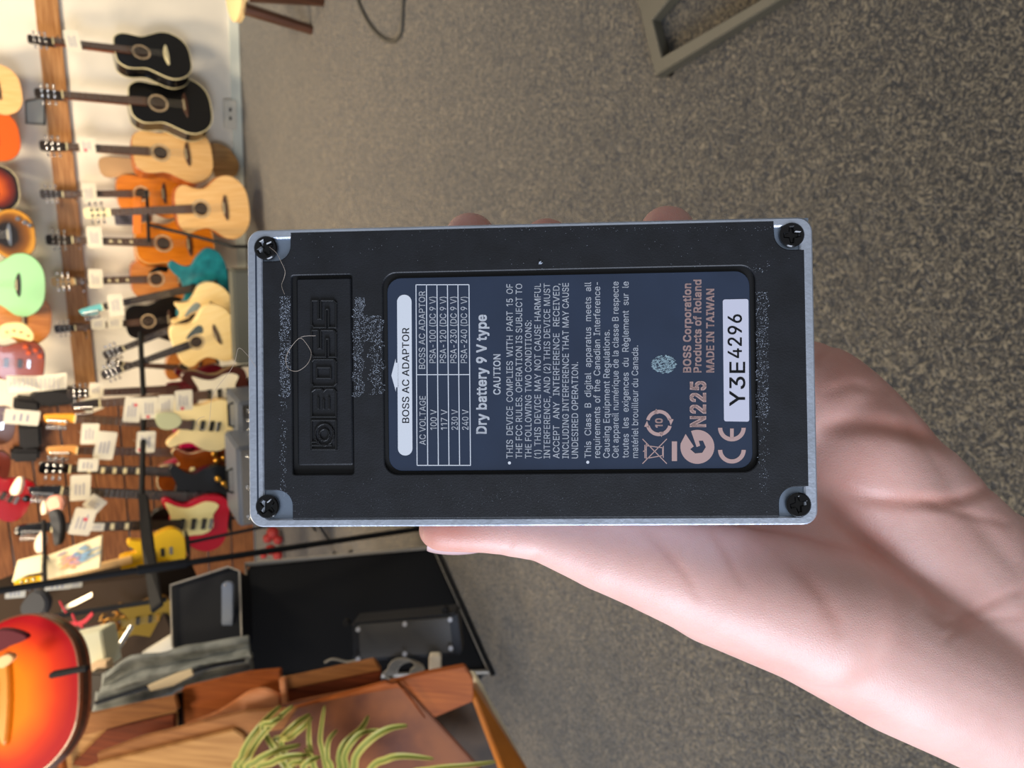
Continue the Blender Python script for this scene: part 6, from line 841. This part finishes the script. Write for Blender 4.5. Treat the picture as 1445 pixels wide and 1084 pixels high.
for (x0, ya, yb, Y, lab) in ((337, 568, 620, 4.45, 'small amplifier under the cream electric guitar'), (336, 632, 745, 4.2, 'amplifier with silver trim under the black electric guitar')):
    e_, w_, z = upright_box('guitar_amplifier', x0, 0, ya, yb, Y, .3, mat('amp_steel', C('6d7480'), .45, .5), lab, 'amplifier', 'amplifiers under the electric guitars')
    MB().box((-w_+.03, -.008, .08), (w_-.03, 0, z-.12)).build('grille', mat('amp_grille', C('8a6f4c'), .7, bump=.4, bscale=300), e_)
    pn = MB().box((-w_+.02, -.012, z-.10), (w_-.02, 0, z-.02)).build('control_panel', m_steel, e_)
    for i in range(3): MB().lathe([(.012, 0), (.011, .015), (.008, .018)], Matrix.Translation((-w_+.06+i*(2*w_-.12)/2, -.012, z-.06)) @ Matrix.Rotation(PI/2, 4, 'X'), 10).build('knob', m_steel, pn, True)
    MB().tube([(-.08, .12, z), (-.07, .12, z+.03), (.07, .12, z+.03), (.08, .12, z)], .009, 6).build('handle', m_blk, e_, True)
# small red toy clamp on the floor below the rim
o = MB(); 
for (x, y, r_) in ((385, 752, 9), (378, 760, 7), (392, 762, 7), (382, 776, 8), (392, 784, 7), (372, 784, 5)): dr_ = proj(gr(404, 770))[2]; o.sphere(dp(x, y, dr_), r_*dr_/FPX, 8)
rt = o.build('red_clip', mat('red_rubber', C('a8302c'), .6), smooth=True); tag(rt, 'small lumpy red object below the pedal, crossed by the black pole', 'clip')

# ------------------------------------------------------------------ big cabinet, head, metal box
cA, cB, cC_, cD = dp(347, 797, 3.32), dp(349, 960, 3.02), gr(612, 772), gr(690, 948)
dn = lambda a, b_, c: (b_-a).cross(c-a).normalized()
cab = empty('speaker_cabinet', Matrix.Translation((cC_+cD)/2), 'large black speaker cabinet with thin grey piping leaning back on the carpet', 'speaker cabinet')
inv = cab.matrix_world.inverted(); L4 = lambda *p: [inv @ q for q in p]
def pslab(name, pts, th_, m_, par, **k):
    o_ = slab(name, pts, th_, m_, None, **k); o_.parent = par; o_.matrix_parent_inverse = par.matrix_world.inverted(); return o_
pslab('cabinet', [cA, cB, cD, cC_], .30, m_tolex, cab, bevel=.015)
wpart('piping', MB().tube([cA, cB, cD, cC_], .012, 6, closed=True), m_pipe, cab, smooth=True)
hd = [(241, 826), (322, 800), (338, 806), (341, 897), (338, 905), (248, 918), (243, 912)]
e_ = empty('amplifier_head', Matrix.Translation(dp(290, 860, 3.1)), 'black amplifier head with long silver badge plate on top of the speaker cabinet', 'amplifier')
pslab('cabinet', [dp(x, y, 3.12-(y-800)*.0012) for x, y in hd], .14, mat('tolex_blue', C('0f141d'), .7, bump=.2, bscale=400, spec=.3), e_, bevel=.006)
pslab('badge_plate', [dp(x, y, 3.02) for x, y in rrect(312.5, 822, 328, 898, 6, 4)], .02, mat('badge_silver', C('8b96a8'), .5, .2), e_, bevel=.002)
wpart('piping', MB().tube([dp(x, y, 3.11-(y-800)*.0012) for x, y in hd], .004, 6, closed=True), m_pipe, e_, smooth=True)
for (x, y) in ((318, 826), (322, 893)): pslab('badge_screw', [dp(a_, b_, 3.01) for a_, b_ in circle(x, y, 1.6, 10)], .005, m_steel, e_, bevel=0)
bx = [(496, 880), (645, 866), (652, 925), (498, 935)]
e_ = empty('junction_box', Matrix.Translation(dp(570, 900, 3.0)), 'shallow dark metal box with six silver screws in front of the speaker cabinet', 'box')
pslab('housing', [dp(x, y, 3.02) for x, y in bx], .14, mat('steel_dark', C('22252b'), .5, .2), e_, bevel=.008)
pslab('back_plate', [dp(x, y, 3.01) for x, y in ((506, 883), (634, 872), (640, 921), (508, 930))], .012, mat('plate_grey', C('4a4a4a'), .5), e_, bevel=.002)
for (x, y) in ((505, 889), (571, 881.5), (635, 875), (505, 931), (571, 923.5), (636, 915.5)):
    s_ = pslab('screw', [dp(a_, b_, 2.985) for a_, b_ in circle(x, y, 3.2, 14)], .01, mat('zinc_screw', C('b9bec8'), .4), e_, bevel=0)
for (x, y) in ((488, 880), (628, 862)): pslab('rubber_foot', [dp(a_, b_, 3.04) for a_, b_ in circle(x, y, 5, 12)], .03, m_tolex, e_, bevel=.002)
# white plug, coiled leads
o = slab('plug_adapter', [dp(x, y, 2.95) for x, y in rrect(605, 925, 622, 952, 4, 4)], .04, mat('plug_white', C('ece0c8'), .4), bevel=.004); tag(o, 'cream plug adapter below the metal box', 'plug')
o = MB()
for k in range(5): o.tube([dp(560+20*math.cos(t_)+k*3+(8 if t_ > 3 else 0), 945+16*math.sin(t_)+k, 2.99+.004*k) for t_ in [i*.35 for i in range(18)]], .004, 5, closed=True)
tag(o.build('coiled_cable', mat('cable_grey', C('8c8474'), .5), smooth=True), 'coiled grey leads between wooden edge and metal box', 'cable')
o = MB().tube([dp(x, y, 3.0) for x, y in spline([(458, 935), (470, 930), (490, 934), (505, 931)], 5, False)], .005, 5); tag(o.build('short_cable', mat('cable_grey', C('8c8474'), .5), smooth=True), 'short grey lead end at the foot of the speaker cabinet', 'cable')
# black poles of the floor stands
pa = gr(607, 744); pb = atY(-30, 838, pa.y)
e_ = empty('stand_pole', Matrix.Translation(pa), 'long straight black pole running from the left edge behind the thumb', 'stand')
wpart('pole', MB().tube([pa, pb], .0135, 10), m_mblk, e_, smooth=True)
wpart('collar', MB().tube([pa.lerp(pb, .62), pa.lerp(pb, .72)], .02, 10), m_mblk, e_, smooth=True)
for a_ in ((699, 952), (560, 730), (640, 720)): wpart('leg', MB().tube([pa+Vector((0, 0, .022)), gr(*a_)+Vector((0, 0, .012))], .011, 8), m_mblk, e_, smooth=True)
e_ = empty('rack_arm', Matrix.Translation(dp(205, 760, 3.9)), 'wide black rack arm crossing in front of the yellow guitar', 'stand')
pslab('arm', [dp(x, y, d_) for x, y, d_ in ((194, 695, 4.1), (207, 697, 4.1), (216, 770, 3.8), (228, 850, 3.5), (212, 862, 3.5), (199, 770, 3.8))], .03, m_mblk, e_, bevel=.004)
wpart('upright', MB().tube([dp(198, 470, 4.9), dp(203, 570, 4.6), dp(200, 700, 4.15)], .016, 8), m_mblk, e_, smooth=True)
wpart('cross_bar', MB().tube([dp(40, 890, 3.4), dp(80, 869, 3.45), dp(235, 846, 3.6)], .012, 8), m_mblk, e_, smooth=True)
wpart('post', MB().tube([dp(62, 735, 3.9), dp(63, 800, 3.7), dp(66, 900, 3.4)], .010, 8), m_mblk, e_, smooth=True)
for x, y in ((30, 749), (36, 704)):
    o = MB().sphere(dp(x, y, 4.3), 9*4.3/FPX, 10, (1, .6, 1)); tag(o.build('tuner_knob', m_blk, smooth=True), 'round black headstock tuner above the red guitar' if y > 720 else 'dark round clip beside the maroon guitar', 'tuner')
# black gloved stand yokes near the centre-left
for k, (q, lab) in enumerate((([(68, 722), (80, 722), (86, 740), (84, 765), (76, 770), (72, 745)], 'black rubber guitar yoke beside the pink sleeve'), ([(40, 838), (56, 835), (66, 850), (60, 868), (40, 872), (26, 862)], 'grey-black rounded stand knob at the left under the pole'))):
    o = slab('stand_yoke', [dp(x, y, 3.9-k*.6) for x, y in spline(q, 3)], .05, mat('yoke', C('2a2d33'), .6), bevel=.01); tag(o, lab, 'stand')
o = slab('pink_sleeve', [dp(x, y, 4.0) for x, y in spline([(64, 705), (82, 700), (88, 715), (78, 724), (68, 722)], 3)], .05, mat('pink', C('e0a08c'), .6), bevel=.01); tag(o, 'soft pink blob on a headstock above the black yoke', 'sleeve')
for (q, lab) in (([(48, 765), (58, 750), (63, 760), (60, 778), (50, 780)], 'pale oval tuner head above the poster'), ([(14, 690), (24, 674), (31, 676), (26, 697), (15, 698)], 'cream peg-shaped knob above the tilted red guitar'), ([(57, 714), (62, 706), (66, 722), (58, 727)], 'small pale clip beside the pink sleeve')):
    o = slab('peg_knob', [dp(x, y, 4.1) for x, y in spline(q, 3)], .03, mat('peg_cream', C('dcc6b0'), .4), bevel=.006); tag(o, lab, 'knob')
# poster with a loose colour drawing, music sheet
po = slab('poster', [dp(x, y, 3.75) for x, y in ((64, 785), (144, 755), (141, 802), (64, 818))], .012, mat('paper_cream', C('d6c9a4'), .7)); tag(po, 'cream poster with a faint blue and orange drawing', 'poster')
pr_ = MB(); cols = []
for nmz, colr, n_, cx_, cy_ in (('blue_marks', '7f9fb8', 26, 121, 781), ('orange_marks', 'dba075', 26, 96, 794), ('violet_marks', '8d7ea6', 14, 104, 788)):
    k_ = MB()
    for _ in range(n_):
        x, y = random.gauss(cx_, 7), random.gauss(cy_, 4.5); l_ = random.uniform(2, 6)
        k_.tube([dp(x-l_, y+l_*.5, 3.742), dp(x+l_, y-l_*.5, 3.742)], .004, 4)
    k_.build(nmz, mat(nmz, C(colr), .6), po, kind='stuff')
o = slab('music_sheet', [dp(x, y, 3.7) for x, y in ((24, 791), (60, 782), (59, 808), (38, 812), (16, 823))], .012, mat('paper_cream', C('d6c9a4'), .7)); tag(o, 'blank cream sheet left of the poster', 'paper')
# red leads, silver sticks, brass chain
m_redc = mat('red_cable', C('d0303f'), .5)
for pth, lab in (([(80, 869), (90, 877), (105, 879), (118, 876), (130, 864)], 'red lead bent in a wide hook'), ([(102, 866), (106, 876), (116, 883)], 'short red lead end crossing the hooked one'), ([(84, 848), (88, 856), (92, 862)], 'tiny red lead below the white tags')):
    o = MB()
    for k in range(3): o.tube([dp(x+k*.8, y+k*1.4, 3.3) for x, y in spline(pth, 5, False)], .004, 5)
    tag(o.build('red_cable', m_redc, smooth=True), lab, 'cable')
o = MB()
for k in range(6): o.tube([dp(x, y, 3.3) for x, y in spline([(72, 874+k), (55, 877+k*1.8), (42, 882+k*2), (38, 888+k*1.5)], 4, False)], .0035, 5)
tag(o.build('red_string_bundle', m_redc, smooth=True), 'bundle of red strands fanning out above the sunburst guitar', 'cable')
o = MB()
for k in range(4): o.tube([dp(88, 858+k*1.5, 3.35), dp(130, 837+k*1.6, 3.35)], .0025, 5)
tag(o.build('string_packet', m_str, smooth=True), 'four thin silvery rods beside the red leads', 'strings')
o = MB()
for k in range(46):
    x, y = random.gauss(162, 8), random.gauss(886, 9); an = random.uniform(-.5, .5)
    o.tube([dp(x-5*math.cos(an), y-5*math.sin(an)+2, 3.2), dp(x, y-1.5, 3.18), dp(x+5*math.cos(an), y+5*math.sin(an)+2, 3.2)], .0035, 5)
tag(o.build('brass_chain', m_gold, smooth=True), 'clump of curled yellow brass strands beside the gold guitar', 'chain')
o = MB().tube([dp(166, 916, 3.15), dp(186, 883, 3.2)], .012, 8, flat=.5); tag(o.build('chrome_bar', m_steel, smooth=True), 'short bright chrome bar below the brass strands', 'bar')
o = slab('white_box', [dp(x, y, 3.0) for x, y in ((88, 903), (142, 890), (151, 945), (120, 940), (100, 925))], .12, mat('box_cream', C('dfe0c4'), .5), bevel=.006); tag(o, 'pale cream box behind the sunburst guitar', 'box')
o = slab('cream_block', [dp(x, y, 2.95) for x, y in ((126, 938), (150, 934), (152, 951), (130, 951))], .05, mat('block_cream', C('e8caa2'), .5), bevel=.004); tag(o, 'small peach block under the pale cream box', 'block')
o = slab('white_wedge', [dp(x, y, 3.1) for x, y in ((198, 922), (241, 896), (245, 918), (202, 926))], .05, mat('wedge_white', C('e9e2cd'), .5), bevel=.004); tag(o, 'white pointed wedge left of the amplifier head', 'wedge')
# dark backing cabinet behind that clutter so that nothing hangs in the air
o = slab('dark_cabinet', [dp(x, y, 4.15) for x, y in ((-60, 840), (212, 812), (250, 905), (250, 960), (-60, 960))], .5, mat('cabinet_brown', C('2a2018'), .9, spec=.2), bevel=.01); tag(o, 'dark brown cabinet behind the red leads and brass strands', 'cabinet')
# grey folded bag
def cloth(name, px, d_, th_, m_, label, folds=4):
    n1_, n2_ = 40, 14; top_ = spline(px[0], 10, False); bot = spline(px[1], 10, False); mb = MB()
    for i in range(n1_+1):
        a_ = top_[int(i*(len(top_)-1)/n1_)]; b_ = bot[int(i*(len(bot)-1)/n1_)]
        for j in range(n2_+1):
            v_ = j/n2_; x, y = a_[0]+(b_[0]-a_[0])*v_, a_[1]+(b_[1]-a_[1])*v_
            mb.v.append(tuple(dp(x, y, d_-.03*math.sin(v_*PI)-.022*math.sin(v_*PI*folds+i*.08)+.012*noise.noise(Vector((x*.03, y*.05, 0))))))
    for i in range(n1_):
        for j in range(n2_): k_ = i*(n2_+1)+j; mb.f.append((k_, k_+1, k_+n2_+2, k_+n2_+1))
    o_ = mb.build(name, m_, smooth=True); s_ = o_.modifiers.new('s', 'SOLIDIFY'); s_.thickness = th_; s_.offset = -1; return o_
bag = cloth('soft_bag', ([(150, 950), (185, 925), (240, 922), (300, 915), (352, 905)], [(130, 1003), (200, 990), (255, 974), (300, 962), (354, 962)]), 2.85, .03, mat('bag_grey', C('6d726f'), .7, col2=C('8f9490'), scale=18, bump=.2), '')
tag(bag, 'crumpled grey fabric bag with a cream patch beside the wooden crates', 'bag')
o = slab('fabric_patch', [dp(x, y, 2.765) for x, y in ((207, 968), (250, 950), (270, 944), (273, 953), (245, 968), (212, 976))], .008, mat('patch_cream', C('e6d7b4'), .6), bag, bevel=.002)
wpart_ = MB().tube([dp(x, y, 2.79) for x, y in spline([(135, 992), (190, 975), (235, 960), (270, 948), (310, 938), (345, 932)], 5, False)], .008, 6).build('seam', m_blk, bag, True)
o = slab('dark_post', [dp(x, y, 2.9) for x, y in ((124, 950), (148, 950), (146, 1000), (130, 1008), (120, 985))], .06, mat('post_dark', C('3a332d'), .5), bevel=.01); tag(o, 'dark grey rounded post between the sunburst guitar and the bag', 'post')

# ------------------------------------------------------------------ wooden crates and plant, nearest corner
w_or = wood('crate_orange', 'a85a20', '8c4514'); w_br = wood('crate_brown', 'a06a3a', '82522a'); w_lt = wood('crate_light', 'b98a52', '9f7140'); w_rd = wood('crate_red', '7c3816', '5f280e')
w_pl = mat('plum_board', C('5a3426'), .5, col2=C('8c5430'), scale=5, coat=.1); w_pk = wood('peach_wood', 'dd9a6a', 'cf8654')
for m_x in (w_or, w_br, w_lt, w_rd, w_pl, w_pk):
    b = m_x.node_tree.nodes['Principled BSDF'].inputs; b['Coat Weight'].default_value = 0; b['Roughness'].default_value = .55; b['Specular IOR Level'].default_value = .25
def crate(name, label, cat, faces, group=None):
    e_ = empty(name, Matrix.Translation(faces[0][1][0]), label, cat, group)
    for (n_, pts_, th_, m_) in faces: pslab(n_, pts_, th_, m_, e_, bevel=.004)
    return e_
D = lambda L, d_: [dp(x, y, (d_+(q[0] if q else 0))) for x, y, *q in L]
crate('wooden_crate', 'light brown wooden crate with an orange edge, nearest the sunburst guitar', 'crate', [
    ('top_board', D([(80, 1018), (110, 1011), (247, 982), (252, 1002), (120, 1038), (82, 1042)], 2.60), .02, w_br),
    ('side_board', D([(80, 1040), (250, 1004), (250, 1060), (160, 1100), (100, 1100)], 2.62), .02, w_lt),
    ('edge_strip', D([(76, 1022), (84, 1020), (92, 1100), (82, 1100)], 2.57), .02, w_or),
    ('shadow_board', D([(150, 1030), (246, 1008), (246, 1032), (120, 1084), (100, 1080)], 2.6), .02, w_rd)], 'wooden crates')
crate('wooden_crate', 'low reddish crate front behind the striped plant', 'crate', [
    ('top_board', D([(136, 1064), (200, 1040), (345, 1004), (420, 1000), (400, 1030), (300, 1045), (140, 1084)], 2.45), .02, w_br),
    ('front_board', D([(134, 1078), (330, 1030), (345, 1040), (350, 1110), (136, 1110)], 2.43), .02, w_lt)], 'wooden crates')
crate('wooden_crate', 'orange crate with a curved peach board, under the grey bag', 'crate', [
    ('side_board', D([(256, 972), (350, 950), (395, 946), (398, 1010), (256, 1030)], 2.66), .03, w_or),
    ('curved_board', [dp(x, y, 2.60) for x, y in spline([(260, 1022), (300, 1008), (330, 990), (352, 976), (375, 973), (394, 982)], 4, False)+[(394, 1003), (262, 1028)]], .02, w_pk),
    ('post', D([(246, 980), (256, 978), (258, 1030), (248, 1032)], 2.63), .02, m_blk)], 'wooden crates')
crate('wooden_crate', 'long brown crate lid with dark red underside, between cabinet and plum board', 'crate', [
    ('top_board', D([(396, 958), (528, 930), (538, 946), (404, 974)], 2.62), .02, w_br),
    ('front_board', D([(402, 973), (538, 946), (536, 968), (405, 1002)], 2.63), .02, w_rd),
    ('end_strip', D([(393, 958), (402, 957), (407, 1004), (398, 1006)], 2.60), .02, w_pk)], 'wooden crates')
crate('display_case', 'orange wooden display case with white floor edge and plum glossy top', 'display case', [
    ('plum_top', D([(350, 1010), (420, 990), (560, 962), (585, 985), (700, 1110), (330, 1110)], 2.55), .02, w_pl),
    ('top_rail', D([(396, 1004), (545, 962), (568, 972), (600, 1016), (560, 966), (420, 1000)], 2.52), .02, w_or),
    ('rail_board', D([(538, 966), (600, 950), (655, 940), (667, 958), (668, 990), (606, 1016)], 2.56), .03, w_or),
    ('inner_panel', D([(606, 1014), (664, 988), (730, 1110), (690, 1110)], 2.75), .02, mat('panel_smoke', C('4f3d2b'), .7, col2=C('2c241d'), scale=9)),
    ('side_board', [dp(664, 962, 2.6), dp(672, 962, 2.72), dp(760, 1110, 2.45), dp(720, 1110, 2.35)], .02, mat('case_orange', C('c8741a'), .35, var=.15, scale=6, coat=.3)),
    ('white_edge', [dp(664, 945, 2.72), dp(671, 947, 2.72), dp(765, 1120, 2.45), dp(752, 1120, 2.43)], .02, mat('edge_white', C('d8cfb4'), .4))], None)
plant = empty('spider_plant', Matrix.Translation(dp(470, 1190, 2.2)), 'striped green and yellow spider plant in front of the plum board', 'plant')
m_leaf = bpy.data.materials.new('striped_leaf'); m_leaf.use_nodes = True; nt = m_leaf.node_tree; b = nt.nodes['Principled BSDF']; b.inputs['Roughness'].default_value = .4
a = nt.nodes.new('ShaderNodeAttribute'); a.attribute_name = 'across'; rp = nt.nodes.new('ShaderNodeValToRGB'); rp.color_ramp.elements[0].position = .0; rp.color_ramp.elements[0].color = (*C('5f7430'), 1)
rp.color_ramp.elements[1].position = .8; rp.color_ramp.elements[1].color = (*C('b8ab55'), 1); nt.links.new(a.outputs['Fac'], rp.inputs[0]); nt.links.new(rp.outputs[0], b.inputs['Base Color'])
leaves = [([(342, 1095), (341, 1070), (352, 1045), (376, 1015), (396, 996)], 9), ([(350, 1095), (352, 1068), (368, 1040), (392, 1014), (414, 996)], 8), ([(376, 1040), (384, 1020), (400, 1012)], 8), ([(356, 1095), (362, 1075), (390, 1060), (424, 1051)], 10), ([(368, 1095), (385, 1076), (410, 1067), (438, 1066)], 9),
          ([(390, 1060), (400, 1040), (420, 1020), (438, 1008)], 9), ([(400, 1060), (412, 1040), (430, 1024), (441, 1012)], 7), ([(440, 1070), (436, 1045), (437, 1012)], 6), ([(462, 1095), (455, 1060), (452, 1040), (458, 996)], 6), ([(468, 1090), (462, 1070), (464, 1045), (476, 1030)], 6),
          ([(480, 1095), (479, 1070), (486, 1050), (510, 1028), (520, 1010)], 9), ([(486, 1095), (486, 1068), (496, 1048), (512, 1034), (540, 1030)], 8), ([(497, 1095), (503, 1066), (525, 1042), (550, 1028), (575, 1024)], 10), ([(520, 1090), (545, 1072), (570, 1067), (612, 1071)], 9),
          ([(430, 1095), (436, 1075), (452, 1068)], 9), ([(410, 1090), (425, 1075), (440, 1078)], 8), ([(560, 1100), (610, 1085), (660, 1080), (700, 1075)], 6), ([(445, 1090), (440, 1070), (430, 1056)], 8)]
for i, (pth, wd) in enumerate(leaves):
    base_ = (470+random.uniform(-15, 15), 1180); P = spline([base_]+pth, 6, False); n_ = len(P); mb = MB(); av = []
    for k, (x, y) in enumerate(P):
        q = P[min(k+1, n_-1)]; p_ = P[max(k-1, 0)]; tx, ty = q[0]-p_[0], q[1]-p_[1]; l_ = math.hypot(tx, ty)+1e-6; nx, ny = -ty/l_, tx/l_
        tt = k/(n_-1); w_ = wd*.55*(1-.75*tt**5)*(1 if tt < .97 else .4); d_ = 2.25-.10*math.sin(tt*PI*.8)-.015*(i % 5)
        for j in range(5):
            s_ = (j-2)/2; mb.v.append(tuple(dp(x+nx*w_*s_, y+ny*w_*s_, d_+.008*(1-abs(s_))))); av.append(1-abs(s_) if False else (.1 if j in (2,) else .45 if j in (1, 3) else .9))
    for k in range(n_-1):
        for j in range(4): c_ = k*5+j; mb.f.append((c_, c_+1, c_+6, c_+5))
    inv = plant.matrix_world.inverted(); mb.v = [tuple(inv @ Vector(p)) for p in mb.v]
    o = mb.build('leaf', m_leaf, plant, True); aa = o.data.attributes.new('across', 'FLOAT', 'POINT'); aa.data.foreach_set('value', av)
    s_ = o.modifiers.new('s', 'SOLIDIFY'); s_.thickness = .0015
MB().lathe([(.06, -.14), (.085, -.02), (.09, 0), (.08, 0), (.07, -.02)], None, 24).build('pot', mat('terracotta', C('8a4a2e'), .7), plant, True)

# ------------------------------------------------------------------ right-hand side (top of the photo)
m_leg = wood('dark_leg', '52311f', '3b2114')
e_ = empty('wooden_stool', Matrix.Translation(gr(440, 42)), 'dark-legged wooden stool with pale seat standing near the wall', 'stool')
p1 = gr(440, 42); seat = atY(333, 8, 4.75)
wpart('leg', MB().tube([p1, atY(345, 12, p1.y+.02)], [.028, .034], 8), m_leg, e_, smooth=True)
wpart('leg', MB().tube([gr(456, 2), atY(350, -6, gr(456, 2).y)], [.026, .032], 8), m_leg, e_, smooth=True)
wpart('leg', MB().tube([gr(470, -60), atY(352, -60, gr(470, -60).y)], [.026, .032], 8), m_leg, e_, smooth=True)
sp = atY(338, -12, 4.7)
wpart('seat', MB().lathe([(.15, -.03), (.17, -.02), (.17, .01), (.15, .02)], Matrix.Translation(sp+Vector((.02, .08, 0))), 28), mat('seat_pale', C('e2c38a'), .5), e_, smooth=True)
cb = MB(); cp = spline([(500, -20), (508, 8), (522, 35), (540, 54), (556, 58), (566, 45), (568, 20), (570, -20)], 6, False); cb.tube([gr(x, y, .008) for x, y in cp], .008, 6)
tag(cb.build('floor_cable', mat('cable_dark', C('3f3b33'), .6), smooth=True), 'thin dark cable looping on the carpet at the top', 'cable')
m_steelg = mat('olive_steel', C('4f4b3f'), .45, .2, var=.05, scale=8)
def gp(x, y): p = gr(x, y, .045); return (p.x, p.y)
fo_ = MB(); fo_.prism([[gp(892, -30), gp(924, 108), gp(1120, -12), gp(1150, -34)], [gp(921, 28), gp(934, 80), gp(1068, 2), gp(1092, -14), gp(960, -20)]], .012, .045, .003)
st_ = empty('metal_stand_base', Matrix.Translation(Vector((*gp(924, 108), 0))), 'flat grey-olive steel stand base with an open triangle lying on the carpet', 'stand base')
wpart('base_frame', fo_, m_steelg, st_)
wpart('foot', MB().lathe([(.015, 0), (.015, .013)], Matrix.Translation(Vector((*gp(930, 98), 0))), 12), m_blk, st_)
wpart('inner_wall', MB().tube([gr(921, 30, .03), gr(934, 79, .03)], .010, 6), m_blk, st_)
wpart('column', MB().box((0, 0, 0), (.04, .04, 1.1), Matrix.Translation(Vector((gp(1010, -120)[0], gp(1010, -120)[1], .045)))), m_steelg, st_)
